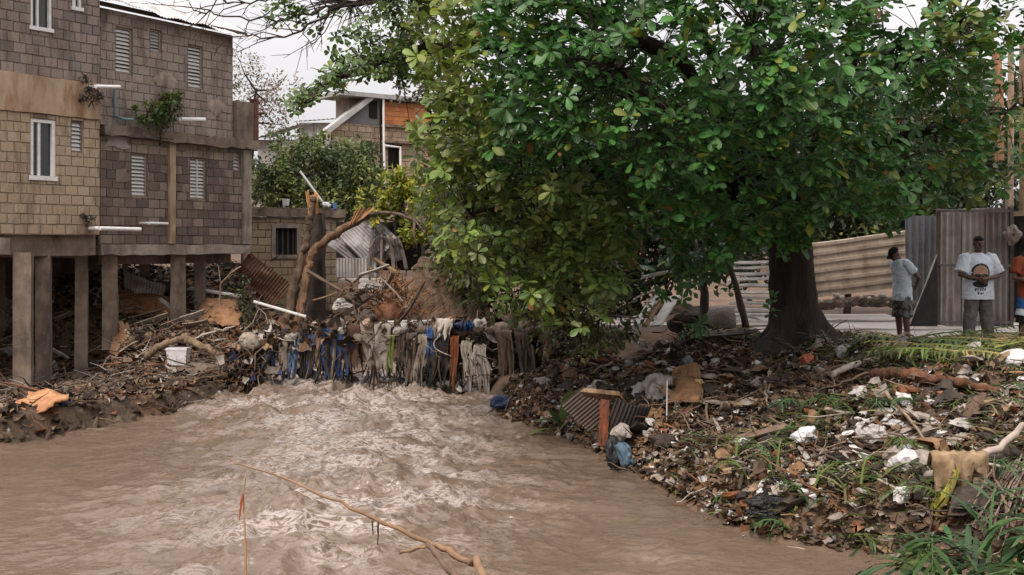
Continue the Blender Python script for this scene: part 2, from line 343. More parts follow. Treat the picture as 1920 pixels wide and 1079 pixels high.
class Facade:
    """a house front: local x runs along the wall, y goes into the house, z up (the root's rotation does the rest)"""
    def __init__(s, name, label, a, b, cat='house', da=None):
        s.p0 = Vector((PX(a[0], a[1]), a[1])); s.p1 = Vector((PX(b[0], b[1]), b[1]))
        s.U = (s.p1 - s.p0).normalized(); s.L = (s.p1 - s.p0).length
        s.root = thing(name, label, cat, (s.p0.x, s.p0.y, 0), math.atan2(s.U.y, s.U.x)); s.count = 0
    def u(s, px):
        k = (px - 960) / F; return (k * s.p0.y - s.p0.x) / (s.U.x - k * s.U.y)
    def uv(s, px, py):
        u = s.u(px); return u, PZ(py, s.p0.y + u * s.U.y)
    def rect(s, x0, y0, x1, y1):
        u0, u1 = s.u(x0), s.u(x1); um = (u0 + u1) / 2; d = s.p0.y + um * s.U.y
        return (u0, u1, PZ(y1, d), PZ(y0, d))
    def wall(s, u0, u1, v0, v1, ops=(), bl=.32, bh=.2, tint=(.3, .26, .22), var=.25, limit=300, reveal=.16, tintf=None, seed=1, mortar=None, y0=0.0, name='wall', proud=.006):
        r = np.random.default_rng(seed)
        xs = sorted({u0, u1, *[o[0] for o in ops], *[o[1] for o in ops]}); zs = sorted({v0, v1, *[o[2] for o in ops], *[o[3] for o in ops]})
        xs = [x for x in xs if u0 <= x <= u1]; zs = [z for z in zs if v0 <= z <= v1]
        b = MB(); y = y0 + .012
        for i in range(len(xs)-1):
            for j in range(len(zs)-1):
                cx, cz = (xs[i]+xs[i+1])/2, (zs[j]+zs[j+1])/2
                if any(o[0] < cx < o[1] and o[2] < cz < o[3] for o in ops): continue
                b.add([(xs[i], y, zs[j]), (xs[i+1], y, zs[j]), (xs[i+1], y, zs[j+1]), (xs[i], y, zs[j+1])], [(0,1,2,3)])
        b.add([(u0, y0+.2, v0), (u1, y0+.2, v0), (u1, y0+.2, v1), (u0, y0+.2, v1)], [(3,2,1,0)])
        for o in ops:
            A = [(o[0], o[2]), (o[1], o[2]), (o[1], o[3]), (o[0], o[3])]
            for k in range(4):
                p, q = A[k], A[(k+1) % 4]
                b.add([(p[0], y0-.005, p[1]), (q[0], y0-.005, q[1]), (q[0], y0+reveal, q[1]), (p[0], y0+reveal, p[1])], [(0,1,2,3)])
        wl = b.build(name, mortar or M_mortar, s.root)
        J = MB(); row = 0; v = v0; n = 0; made = []
        while v < v1 - .03:
            vt = min(v + bh, v1); br = sorted({u0, u1, *[min(max(e, u0), u1) for o in ops if o[3] > v and o[2] < vt for e in (o[0], o[1])]})
            segs = []
            for i in range(len(br)-1):
                lo, hi = v, vt; cx = (br[i]+br[i+1])/2
                for o in ops:
                    if o[0] < cx < o[1] and o[3] > lo and o[2] < hi:
                        if o[2] - lo > hi - o[3]: hi = min(hi, o[2])
                        else: lo = max(lo, o[3])
                if segs and abs(segs[-1][1]-br[i]) < 1e-6 and segs[-1][2:] == [lo, hi]: segs[-1][1] = br[i+1]
                else: segs.append([br[i], br[i+1], lo, hi])
            off = (row % 2) * bl / 2
            for (a, c, lo, hi) in segs:
                if hi - lo < .035: continue
                k0 = math.floor((a - off) / bl); x = a
                while x < c - 1e-6:
                    k0 += 1; xe = min(off + k0 * bl, c)
                    if xe - x > .035:
                        g = .004
                        t = np.array(tintf(x, lo, r) if tintf else tint) * (1 + var * r.uniform(-1, .6)) * (1 + .012 * r.normal(size=3))
                        made.append((x + g + r.uniform(0, .006), lo + g + r.uniform(-.003, .003), xe - x - 2*g - r.uniform(0, .006), hi - lo - 2*g + r.uniform(-.003, .003), np.clip(t, .01, .8), r.uniform(0, .006), int(r.integers(4))))
                    x = xe
            v = vt; row += 1
        first = made if len(made) <= limit else sorted(made, key=lambda m: -m[2]*m[3]+r.uniform(0, .01))[:limit]
        keep = set(map(id, first))
        for m_ in made:
            if id(m_) in keep:
                o = link('block', BLK[m_[6]], wl); o.location = (m_[0], y0 - proud - m_[5], m_[1]); o.scale = (m_[2], .1, m_[3]); o.color = (*m_[4], 1)
            else:
                V, f = block_mesh(m_[6]); J.add(V * (m_[2], .1, m_[3]) + (m_[0], y0 - proud - m_[5], m_[1]), f, m_[4])
        if J.n: J.build('block_field', M_block_j, wl, kind='stuff')
        s.count += len(first); return wl
    def louver(s, r, n, frame_col=(.3, .24, .19), slat_col=(.58, .57, .56), depth=.07, mull=False, tilt=38):
        """jalousie window: frame, dark inside, one tilted slat for each line"""
        u0, u1, v0, v1 = r; b = MB(); t = .035; y = depth
        for (c, z) in (((((u0+u1)/2, y, v0+t/2)), (u1-u0-.01, .07, t)), ((((u0+u1)/2, y, v1-t/2)), (u1-u0-.01, .07, t)), (((u0+t/2+.005, y, (v0+v1)/2)), (t, .07, v1-v0-2*t)), (((u1-t/2-.005, y, (v0+v1)/2)), (t, .07, v1-v0-2*t))):
            b.box(c, z, col=frame_col)
        if mull: b.box(((u0+u1)/2, y-.01, (v0+v1)/2), (.03, .07, v1-v0-2*t), col=slat_col)
        wn = b.build('window', M_attr, s.root)
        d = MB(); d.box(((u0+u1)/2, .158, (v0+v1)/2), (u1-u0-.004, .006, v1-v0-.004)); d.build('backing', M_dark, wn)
        h = (v1-v0-2*t)/n
        sm = MB(); sm.box((0, 0, 0), (u1-u0-2*t-.012, .008, h*1.12), Matrix.Rotation(math.radians(-tilt), 3, 'X'), col=slat_col); smesh = sm.mesh('slat'); smesh.materials.append(M_attr)
        for k in range(n):
            o = link('slat', smesh, wn); o.location = ((u0+u1)/2, y, v0+t+h*(k+.5)); o.rotation_euler = (math.radians(rng.uniform(-9, 9)), 0, 0)
        return wn
    def sash(s, r, frame=.055, col=(.72, .71, .7), split=.38, depth=.05):
        u0, u1, v0, v1 = r; t = frame; y = depth; b = MB()
        b.box(((u0+u1)/2, y-.03, v0+t/2-.02), (u1-u0+.06, .12, t+.02), col=col); b.box(((u0+u1)/2, y, v1-t/2), (u1-u0, .08, t), col=col)
        b.box((u0+t/2, y, (v0+v1)/2), (t, .08, v1-v0-2*t), col=col); b.box((u1-t/2, y, (v0+v1)/2), (t, .08, v1-v0-2*t), col=col)
        um = u0 + (u1-u0)*split
        b.box((um, y+.012, (v0+v1)/2), (t*.8, .06, v1-v0-2*t), col=col)
        wn = b.build('window', M_attr, s.root)
        for (a, c) in ((u0+t, um-t*.4), (um+t*.4, u1-t)):
            g = MB(); g.box(((a+c)/2, y+.03, (v0+v1)/2), (c-a, .008, v1-v0-2*t)); g.build('pane', M_glass, wn)
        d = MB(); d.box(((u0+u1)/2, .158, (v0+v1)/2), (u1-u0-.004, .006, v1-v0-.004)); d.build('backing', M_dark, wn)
        return wn
    def part(s, name, c, size, m, jit=0, seg=None):
        b = MB()
        if seg:   # rough cast: a box cut into pieces along x whose edges wander
            n = max(2, int(size[0] / seg)); xs = np.linspace(-size[0]/2, size[0]/2, n)
            loop = np.array([(-size[1]/2, -size[2]/2), (-size[1]/2, size[2]/2), (size[1]/2, size[2]/2), (size[1]/2, -size[2]/2)])
            V = []
            for x in xs:
                j = rng.normal(0, jit, (4, 2)); V += [(x + c[0], c[1] + q[0], c[2] + q[1]) for q in loop + j]
            f = [(i*4+k, i*4+(k+1) % 4, i*4+4+(k+1) % 4, i*4+4+k) for i in range(n-1) for k in range(4)] + [(3,2,1,0), tuple(range((n-1)*4, n*4))]
            b.add(V, f)
        else: b.box(c, size, jit=jit)
        return b.build(name, m, s.root)
    def pillar(s, px0, px1, ybase, ytop, dplus=0.0, m=None, depth=.3):
        """square post under the house, dplus metres behind the front line"""
        d = s.p0.y + s.u((px0+px1)/2) * s.U.y + dplus
        x = PX((px0+px1)/2, d); wv = PX(px1, d) - PX(px0, d); z0, z1 = PZ(ybase, d) - .5, PZ(ytop, d)
        b = MB(); n = 7
        Rm = Matrix.Rotation(-s.root.rotation_euler.z + math.radians(14), 3, 'Z')
        loc = Rm @ Vector((0, 0, 0))
        q = s.root.matrix_basis.inverted() if False else None
        lx = Vector((x - s.p0.x, d - s.p0.y)); ux = lx.dot(s.U); uy = lx.dot(Vector((-s.U.y, s.U.x)))
        hw = wv / 2 * .84; V = []
        for i in range(n):
            z = z0 + (z1 - z0) * i / (n - 1)
            for (sx, sy) in ((-1,-1),(1,-1),(1,1),(-1,1)):
                e = Rm @ Vector((sx * hw + rng.normal(0, .006), sy * hw + rng.normal(0, .006), 0)); V.append((ux + e.x, uy + e.y, z))
        f = [(i*4+k, i*4+(k+1) % 4, i*4+4+(k+1) % 4, i*4+4+k) for i in range(n-1) for k in range(4)] + [(3,2,1,0), tuple(range((n-1)*4, n*4))]
        b.add(V, f); return b.build('pillar', m or M_conc_dk, s.root)

# ---- left house (tan and grey blocks, cropped by the frame)
A = Facade('block_house', 'tan and grey unplastered block house cut by the left edge, on tall concrete posts', (0, 22.0), (187, 23.8))
zA = lambda y: PZ(y, 22.9)
M_mort_a = mat('mortar_tan', (.37, .285, .2), (.27, .205, .145), .95, scale=8, bump=.5)
M_mort_u = mat('mortar_pale', (.29, .23, .19), (.2, .16, .13), .95, scale=8, bump=.5)
w1 = A.rect(57, -40, 97, 56); w2 = A.rect(135, -30, 153, 18); w3 = A.rect(57, 224, 104, 336); w4 = A.rect(133, 227, 156, 286)
uS = -1.6
def tA(x, v, r): return (.3, .24, .205) if r.uniform() < .75 else (.23, .195, .175)
def tA2(x, v, r): return (.42, .32, .225)
A.wall(uS, A.L, zA(146), zA(-75), (w1, w2), bl=.27, tintf=tA, var=.1, seed=3, name='upper_wall')
A.wall(uS, A.L, zA(440), zA(216), (w3, w4), bl=.28, tintf=tA2, var=.08, seed=4, name='lower_wall', proud=.006, mortar=M_mort_a)
M_band = mat('rusty_plaster', (.44, .33, .23), (.27, .19, .13), .9, scale=2.5, bump=.4, stain=(.19, .085, .035), stain_scale=1.7, stain_fac=.85, stretch=(1, 1, .4))
A.part('ring_beam', ((uS + A.L)/2, .07, (zA(146) + zA(216))/2), (A.L - uS - .02, .24, zA(146) - zA(216) - .004), M_band, .006, .25)
A.sash(w1); A.sash(w2); A.sash(w3, .07); A.louver(w4, 7, (.2, .17, .15), (.62, .62, .6))
A.part('side_wall', (A.L - .1, 2.6, (zA(440) + zA(-75))/2), (.18, 4.7, zA(-75) - zA(440)), M_conc)
A.part('back_wall', ((uS + A.L)/2, 5.05, (zA(440) + zA(-75))/2), (A.L - uS, .18, zA(-75) - zA(440)), M_conc)
A.part('roof', ((uS + A.L)/2, 2.5, zA(-75) + .12), (A.L - uS + .3, 5.6, .2), M_conc)
A.part('floor_slab', ((uS + A.L)/2, 2.6, zA(446)), (A.L - uS, 4.9, .12), M_conc_dk)
A.part('beam', ((A.u(22) + A.L)/2, .32, zA(463)), (A.L - A.u(22), .34, .36), M_conc_dk, .008, .3)
A.part('beam', ((uS + A.u(20))/2, .22, zA(462)), (A.u(20) - uS, .4, .33), M_conc, .008, .3)
A.part('cross_beam', (A.L - .22, 2.2, zA(468)), (.3, 3.6, .36), M_conc_dk)
A.pillar(25, 63, 748, 474, .1); A.pillar(67, 97, 742, 474, .35); A.pillar(140, 167, 722, 480, 1.1); A.pillar(-60, -25, 752, 474, .2)
def wall_pipe(Fc, pxa, pya, pxb, pyb, w=.14, r=.04, name='drain_pipe', m=M_white):
    ua, va = Fc.uv(pxa, pya); ub, vb = Fc.uv(pxb, pyb); b = MB()
    b.tube([(ua, -w, va), ((ua+ub)/2, -w - .01, (va+vb)/2), (ub, -w-.02, vb)], r, 10); b.tube([(ua, .1, va), (ua, -w, va)], r*.95, 8)
    return b.build(name, m, Fc.root)
wall_pipe(A, 168, 429, 243, 431, .35, .045); wall_pipe(A, 162, 165, 206, 166, .32, .04)

A.part('under_house_backdrop', ((uS + A.L)/2 - .3, 4.4, 1.5), (A.L - uS + 1.5, .2, 3.0), M_conc_dk, .02, .3)  # added dark wall so the space under the house stays dark
# ---- right wing (darker blocks, louvred windows, sheet roof)
B = Facade('block_house', 'two storey dark block house with louvred windows, mid ledge and sheet roof', (187, 24.2), (468, 27.9))
zB = 26.0
uE = B.u(437)
b1 = B.rect(216, 52, 248, 138); b2 = B.rect(281, 57, 303, 99); b3 = B.rect(352, 86, 380, 166)
b4 = B.rect(246, 288, 276, 369); b5 = B.rect(356, 297, 386, 374); b6 = B.rect(437, 284, 451, 322)
zs, zt, zb = 5.52, 8.02, 2.98
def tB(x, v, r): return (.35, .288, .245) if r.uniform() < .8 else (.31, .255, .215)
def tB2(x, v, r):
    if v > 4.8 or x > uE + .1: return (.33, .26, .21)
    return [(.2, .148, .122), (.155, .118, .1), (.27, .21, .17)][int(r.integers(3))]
B.wall(0, uE, zs, zt, (b1, b2, b3), bl=.33, tintf=tB, var=.08, limit=150, seed=6, name='upper_wall', proud=.004, mortar=M_mort_u)
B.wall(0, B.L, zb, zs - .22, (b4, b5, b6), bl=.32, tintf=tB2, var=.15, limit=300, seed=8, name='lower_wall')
B.louver(b1, 11, mull=False); B.louver(b2, 6, slat_col=(.42, .4, .38)); B.louver(b3, 11); B.louver(b4, 11); B.louver(b5, 11, mull=True); B.louver(b6, 5)
B.part('ledge', (B.L/2 + .03, .02, zs - .11), (B.L + .1, .44, .21), M_conc_dk, .018, .16)
B.part('column', (B.u(320), -.03, (zb + zs - .22)/2), (.17, .1, zs - .24 - zb), M_band, .008)
B.part('column', (B.L - .13, -.028, (zb + zs - .22)/2), (.27, .09, zs - .24 - zb), M_conc, .006)
B.part('beam', (B.L/2, .12, zb - .12), (B.L, .32, .22), M_conc, .012, .25)
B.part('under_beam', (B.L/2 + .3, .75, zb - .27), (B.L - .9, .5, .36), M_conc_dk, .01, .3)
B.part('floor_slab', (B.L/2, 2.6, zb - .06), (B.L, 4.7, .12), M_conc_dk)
B.part('end_wall', (B.L - .1, 2.6, (zb + zs - .22)/2), (.18, 4.8, zs - .22 - zb), M_conc); B.part('end_wall', (uE - .1, 2.6, (zs + zt)/2), (.18, 4.8, zt - zs), M_conc)
B.part('back_wall', (B.L/2, 5.05, (zb + zt)/2), (B.L, .18, zt - zb), M_conc)
pu0, pu1 = uE + .02, B.u(477); B.part('parapet', ((pu0 + pu1)/2, -.04, zs + .47), (pu1 - pu0, .16, .92), M_conc_dk, .012, .1)
B.part('parapet', (pu1 - .08, 1.2, zs + .47), (.16, 2.2, .92), M_conc_dk); B.part('balcony_slab', ((pu0 + pu1)/2 + .02, 1.0, zs - .1), (pu1 - pu0 + .05, 2.4, .19), M_conc_dk, .01)
B.part('parapet_post', (pu1 - .07, -.06, zs + .5), (.13, .18, 1.06), mat('rusty_iron', (.16, .07, .04), (.08, .04, .03), .9, scale=12, bump=.5))
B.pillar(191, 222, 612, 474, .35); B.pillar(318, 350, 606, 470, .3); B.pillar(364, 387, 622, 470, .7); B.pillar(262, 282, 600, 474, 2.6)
B.part('under_house_backdrop', (B.L/2 - .2, 5.2, 1.5), (B.L + .3, .2, 3.0), M_conc_dk, .02, .3)  # same added dark backdrop, darkening the gap behind these posts
# roof: corrugated sheets side by side, each its own part
sheet_u = np.linspace(-.35, uE + .5, 6); th = math.radians(27)
for k in range(5):
    a, c = sheet_u[k], sheet_u[k+1] + .05; nu = 26
    zz = lambda u: zt + .1 - .05 * u
    G = np.array([[(u, -.35 + .9*t*math.cos(th) + rng.normal(0, .004), zz(u) + .9*t*math.sin(th) + .016*math.sin(u*2*math.pi/.09) + .006*k + (.03*math.sin(u*3.1)+.02*math.sin(u*7.7))*(t < .2)) for t in np.linspace(0, 3.2, 6)] for u in np.linspace(a, c, nu)])
    s_ = MB(); s_.slab(G[:, ::-1], .004, col=(.62, .62, .64)); s_.build('roof_sheet', M_metal, B.root)
B.part('rafter', (uE/2 + .1, -.1, zt + .06), (uE + .5, .06, .09), mat('dark_timber', (.09, .065, .05), (.05, .035, .03), .9))
wall_pipe(B, 262, 419, 296, 420, .3, .03); wall_pipe(B, 316, 226, 360, 227, .4, .05)
M_pipe_blue = mat('blue_pipe', (.16, .24, .27), (.1, .15, .17), .6)
q = MB(); ua, va = B.uv(212, 168); ub, vb = B.uv(212, 218); uc, vc = B.uv(238, 226)
q.tube([(ua, -.06, va), (ua, -.07, (va+vb)/2), (ub, -.07, vb), ((ub+uc)/2, -.1, vb-.05), (uc, -.22, vc)], .035, 8); q.build('down_pipe', M_pipe_blue, B.root)
u_, v_ = B.uv(218, 260); pt = MB()
G = np.array([[(u_ + .3*s*(1+.2*math.sin(5*t)), -.035 - .012*math.cos(s*1.4)*math.cos(t*1.4), v_ + .2*t*(1+.15*math.sin(4*s))) for t in np.linspace(-1, 1, 9)] for s in np.linspace(-1, 1, 11)])
pt.slab(G, .02); pt.build('plaster_patch', mat('pale_plaster', (.36, .3, .27), (.27, .22, .2), .95, scale=8, bump=.8, bscale=30), B.root)

def smear(Fc, px, py, su, sv, m, seed, off=.03):
    u_, v_ = Fc.uv(px, py); b = MB(); n = 26; V = [(u_, -off-.012, v_)]; rr_ = np.random.default_rng(seed)
    for ring, k in ((.55, .010), (1.0, -.012)):
        for i in range(n):
            a = 2*math.pi*i/n; q = ring*(1 + .55*float(fbm(math.cos(a)*1.6+seed, math.sin(a)*1.6, 0, 3, seed))); V.append((u_+su*q*math.cos(a), -off-k, v_+sv*q*math.sin(a)))
    b.add(V, [(0, 1+(i+1) % n, 1+i) for i in range(n)] + [(1+i, 1+(i+1) % n, 1+n+(i+1) % n, 1+n+i) for i in range(n)]); return b.build('plaster_patch', m, Fc.root, True)
M_sm = mat('smear_plaster', (.38, .3, .245), (.27, .21, .17), .95, scale=4, bump=.5, bscale=30, stain=(.1, .07, .055), stain_scale=1.5, stain_fac=.7)
M_sm2 = mat('smear_grey', (.25, .2, .17), (.16, .125, .105), .95, scale=4, bump=.5, bscale=30, stain=(.07, .05, .04), stain_scale=1.5)
for k, (px, py, su, sv) in enumerate(((310, 150, .3, .2), (405, 200, .3, .2))): smear(B, px, py, su, sv, M_sm, 3+k, .024)
for k, (px, py, su, sv) in enumerate(((330, 275, .4, .08), (230, 330, .2, .15))): smear(B, px, py, su, sv, M_sm2, 23+k, .036)
# ---- low house behind the broken trees
C = Facade('low_house', 'low tan block house with one dark barred window behind the broken trunks', (455, 30.0), (642, 31.2))
c1 = C.rect(516, 428, 556, 478); zc0, zc1 = PZ(628, 30.5), PZ(408, 30.5)
C.wall(0, C.L, zc0, zc1, (c1,), bl=.4, tint=(.42, .32, .22), var=.12, seed=11, proud=.012)
C.part('roof_beam', (C.L/2, .02, zc1 + .11), (C.L + .1, .3, .22), M_conc_dk, .012, .2)
C.part('side_wall', (C.L - .09, 2.1, (zc0 + zc1)/2), (.17, 3.9, zc1 - zc0), M_conc); C.part('roof', (C.L/2, 2.1, zc1 + .2), (C.L, 4, .14), M_conc_dk)
fr = MB(); u0, u1, v0, v1 = c1
for (c, z) in ((((u0+u1)/2, -.02, v0-.05), (u1-u0+.2, .08, .1)), (((u0+u1)/2, -.02, v1+.05), (u1-u0+.2, .08, .1)), ((u0-.05, -.02, (v0+v1)/2), (.1, .08, v1-v0)), ((u1+.05, -.02, (v0+v1)/2), (.1, .08, v1-v0))): fr.box(c, z)
wn = fr.build('window', M_conc, C.root)
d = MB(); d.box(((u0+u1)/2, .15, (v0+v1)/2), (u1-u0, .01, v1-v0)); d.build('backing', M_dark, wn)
for k in range(4):
    d = MB(); d.box((u0 + (u1-u0)*(k+.5)/4, .08, (v0+v1)/2), (.05, .03, v1-v0), col=(.06, .055, .06)); d.build('bar', M_attr, wn)

# ---- background house with the sloping stair wall
D = Facade('stone_house', 'tall background house with patchy stone wall, sloping stair edge and orange boards', (596, 41), (812, 44))
zD = lambda y: PZ(y, 42.5)
D.wall(D.u(625), D.u(712), zD(345), zD(236), (), bl=.36, bh=.21, tint=(.46, .35, .25), var=.25, seed=15)
dw = D.rect(692, 190, 706, 222)
gb = MB(); gb.add([(D.u(628), 0, zD(236)), (D.u(712), 0, zD(236)), (D.u(712), 0, zD(186)), (D.u(693), 0, zD(186))], [(0,1,2,3)]); gb.add([(D.u(628), .2, zD(236)), (D.u(712), .2, zD(236)), (D.u(712), .2, zD(186)), (D.u(693), .2, zD(186))], [(3,2,1,0)])
gb.build('gable_wall', mat('grey_render', (.2, .2, .2), (.13, .13, .13), .9, scale=2, stain=(.1, .08, .06)), D.root)
b = MB(); p, q2 = (D.u(596), zD(264)), (D.u(692), zD(184)); L_ = math.hypot(q2[0]-p[0], q2[1]-p[1]); an = math.atan2(q2[1]-p[1], q2[0]-p[0])
b.box(((p[0]+q2[0])/2, -.12, (p[1]+q2[1])/2), (L_, .4, .18), Matrix.Rotation(-an, 3, 'Y')); b.build('stair_coping', mat('pale_metal', (.44, .43, .42), (.32, .31, .3), .6, scale=3), D.root)
D.wall(D.u(716), D.u(812), zD(345), zD(236), (D.rect(724, 272, 748, 318),), bl=.38, bh=.22, tint=(.46, .34, .24), var=.2, seed=16, y0=-.15)
for k in range(5):
    b = MB(); v = zD(234) + k * .175; b.box(((D.u(716) + D.u(800))/2, -.12 + .01 * (k % 2), v + .085), (D.u(800) - D.u(716), .05, .165), col=np.array((.5, .2, .08)) * rng.uniform(.75, 1.15)); b.build('board', M_wood, D.root)
D.part('cornice', ((D.u(712) + D.u(806))/2, -.2, zD(236)), (D.u(806) - D.u(712), .2, .09), M_conc_dk)
D.part('cornice', ((D.u(712) + D.u(806))/2, -.24, zD(266)), (D.u(806) - D.u(712), .24, .08), M_conc_dk)
D.part('roof', ((D.u(616) + D.u(812))/2, .45, zD(183)), (D.u(812) - D.u(640), 1.7, .16), mat('roof_tin', (.38, .37, .37), (.25, .24, .24), .6, scale=3))
D.part('body', ((D.u(630) + D.u(812))/2, .75, (zD(345) + zD(186))/2), (D.u(812) - D.u(690), 1.0, zD(186) - zD(345)), M_conc)
D.part('door', ((dw[0]+dw[1])/2, -.02, (dw[2]+dw[3])/2), (dw[1]-dw[0], .06, dw[3]-dw[2]), M_dark)
q = MB(); q.tube([(D.u(711), -.3, zD(186)), (D.u(712), -.3, zD(275)), (D.u(714), -.3, zD(345))], .045, 8); q.tube([(D.u(712), -.3, zD(274)), (D.u(742), -.32, zD(276)), (D.u(743), -.32, zD(330))], .05, 8); q.build('drain_pipe', M_white, D.root)
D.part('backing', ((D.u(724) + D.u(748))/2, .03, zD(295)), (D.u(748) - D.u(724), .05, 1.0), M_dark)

# ---- two far sheds whose pale roofs show left of the stone house
for (nm, lb, pa, pb, yt, ye, dd, colr) in (('shed', 'far shed with pale sloping tin roof just right of the block house balcony', 478, 562, 236, 262, 47, (.5, .5, .51)), ('shed', 'farther low shed with grey roof edge above the green bushy tree', 556, 640, 224, 230, 54, (.36, .36, .38))):
    r_ = thing(nm, lb, 'shed', (PX((pa+pb)/2, dd), dd, 0)); wv = PX(pb, dd) - PX(pa, dd)
    b = MB(); b.box((0, 1.5, PZ(ye, dd)/2), (wv - .2, 2.8, PZ(ye, dd)), col=(.3, .28, .27)); b.build('wall', M_attr, r_)
    G = np.array([[(x, y, PZ(ye, dd) + (PZ(yt, dd) - PZ(ye, dd)) * (x/wv + .5) + .05 + .12 * y + .02*math.sin(x*30)) for y in np.linspace(-.3, 3, 3)] for x in np.linspace(-wv/2, wv/2, 40)])
    b = MB(); b.slab(G[:, ::-1], .02, col=colr); b.build('roof', M_metal, r_)
# ================================================================ leaves
def leaf_mat(name, rough=.46, trans=.3, rib=True):
    m = bpy.data.materials.new(name); m.use_nodes = True; N = m.node_tree.nodes; L = m.node_tree.links; b = N['Principled BSDF']
    b.inputs['Roughness'].default_value = rough; b.inputs['Specular IOR Level'].default_value = .5
    at = N.new('ShaderNodeAttribute'); at.attribute_name = 'col'; c = at.outputs['Color']
    n = N.new('ShaderNodeTexNoise'); n.inputs['Scale'].default_value = 14; tcx = N.new('ShaderNodeTexCoord'); L.new(tcx.outputs['Object'], n.inputs['Vector'])
    r = N.new('ShaderNodeMapRange'); r.inputs['To Min'].default_value = .72; r.inputs['To Max'].default_value = 1.25; L.new(n.outputs['Fac'], r.inputs['Value'])
    q = N.new('ShaderNodeMix'); q.data_type = 'RGBA'; q.blend_type = 'MULTIPLY'; q.inputs['Factor'].default_value = 1; L.new(c, q.inputs['A']); L.new(r.outputs[0], q.inputs['B']); c = q.outputs['Result']
    if rib:
        uvn = N.new('ShaderNodeAttribute'); uvn.attribute_name = 'luv'; sp = N.new('ShaderNodeSeparateXYZ'); L.new(uvn.outputs['Vector'], sp.inputs[0])
        ab = N.new('ShaderNodeMath'); ab.operation = 'ABSOLUTE'; L.new(sp.outputs['Y'], ab.inputs[0])
        rr = N.new('ShaderNodeMapRange'); rr.inputs['From Min'].default_value = .04; rr.inputs['From Max'].default_value = .16; rr.inputs['To Min'].default_value = .55; rr.inputs['To Max'].default_value = 0; L.new(ab.outputs[0], rr.inputs['Value'])
        k = N.new('ShaderNodeMix'); k.data_type = 'RGBA'; L.new(rr.outputs[0], k.inputs['Factor']); L.new(c, k.inputs['A']); k.inputs['B'].default_value = (.22, .3, .1, 1); c = k.outputs['Result']
    L.new(c, b.inputs['Base Color'])
    tr = N.new('ShaderNodeBsdfTranslucent'); L.new(c, tr.inputs['Color']); ms = N.new('ShaderNodeMixShader'); ms.inputs[0].default_value = trans
    L.new(b.outputs[0], ms.inputs[1]); L.new(tr.outputs[0], ms.inputs[2]); L.new(ms.outputs[0], N['Material Output'].inputs['Surface'])
    return m
M_leaf = leaf_mat('almond_leaf'); M_leaf_s = leaf_mat('small_leaf', .5, .3, False)
# obovate leaf along +x, cupped, length 1
_u = np.array([0, .16, .42, .7, .9, 1.0]); _w = np.array([.02, .1, .2, .27, .2, .03])
LV = []; LUV = []
for i, (a, wd) in enumerate(zip(_u, _w)):
    for s_ in (-1, 0, 1):
        LV.append((a, s_ * wd, .30 * abs(s_) * wd - .20 * a * a)); LUV.append((a, s_))
LV = np.array(LV); LUV = np.array(LUV); LF = np.array([(i*3+j, (i+1)*3+j, (i+1)*3+j+1, i*3+j+1) for i in range(5) for j in range(2)])
# small leaf: a folded lozenge
SV = np.array([(0, 0, 0), (.5, -.26, .06), (1, 0, -.08), (.5, .26, .06)]); SF = np.array([(0, 1, 2), (0, 2, 3)])
def frames(X_, up):
    X_ = X_ / (np.linalg.norm(X_, axis=1)[:, None] + 1e-9); Yv = np.cross(up, X_); Yv /= np.linalg.norm(Yv, axis=1)[:, None] + 1e-9
    Zv = np.cross(X_, Yv); return np.stack([X_, Yv, Zv], -1)
def scatter(TV, TF, pos, R, size, col, TUV=None):
    n, k = len(pos), len(TV)
    V = np.einsum('nij,kj->nki', R, TV) * size[:, None, None] + pos[:, None, :]
    Fc = (TF[None] + (np.arange(n) * k)[:, None, None]).reshape(-1, TF.shape[1])
    return V.reshape(-1, 3), Fc, np.repeat(col, k, 0), (np.tile(TUV, (n, 1)) if TUV is not None else None)

# ================================================================ the great almond tree
T = thing('almond_tree', 'huge broad leaved almond tree with dark trunk on the right bank', 'tree', tuple(P(1490, 640, 19.0)))
T0 = np.array(T.location)
def loc(p): return np.array(tuple(p)) - T0
bot = np.array([(535, 208), (560, 218), (600, 195), (640, 168), (700, 150), (745, 165), (770, 255), (785, 330), (790, 430), (830, 475), (880, 505), (930, 525), (1000, 560), (1100, 560), (1170, 485), (1230, 520), (1300, 545), (1350, 520), (1390, 470), (1430, 455), (1500, 470), (1560, 400), (1640, 425), (1690, 405), (1760, 395), (1850, 375), (2000, 360)], float)
r = np.random.default_rng(42); ros = []; tries = 0
def in_crown(px, py):
    if px < 535 or px > 2020: return False
    b = np.interp(px, bot[:, 0], bot[:, 1]); t = np.interp(px, [535, 600, 640, 700, 750, 790], [186, 118, 65, 5, -120, -420])
    return t < py < b - 8
while len(ros) < 5600 and tries < 170000:
    tries += 1
    px, py = r.uniform(530, 2020), r.uniform(-420, 560)
    if not in_crown(px, py): continue
    rx, rz = (px - 1330) / 640, (py - 60) / 520; q = max(0, 1 - rx*rx - rz*rz)
    if px < 780: d = r.uniform(15.6, 17.2)
    else:
        df = 17.6 - 5.2 * math.sqrt(q); d = df + (20.6 - df) * r.uniform(0, 1) ** 1.5
    if py < -40 and r.uniform() < .45: continue
    p = P(px, py, d)
    if p.z < 2.2 and abs(px - 1480) < 110 and d < 18 and r.uniform() < .8: continue
    nn = float(vnoise(p.x * .95, p.y * .95, p.z * 1.1, 5))
    if nn < .33 and px > 800: continue
    if px < 800 and float(vnoise(px / 34., py / 30., 0, 8)) < .3: continue
    if 1848 < px < 1960 and 95 < py < 400 and r.uniform() < .82: continue
    # holes where the sky or the yard shows
    if (1665 < px < 1745 and -40 < py < 60 and r.uniform() < .93) or (1030 < px < 1060 and 15 < py < 45): continue
    if (1165 < px < 1240 and 405 < py < 500) and r.uniform() < .9: continue
    ros.append((px, py, d, *p))
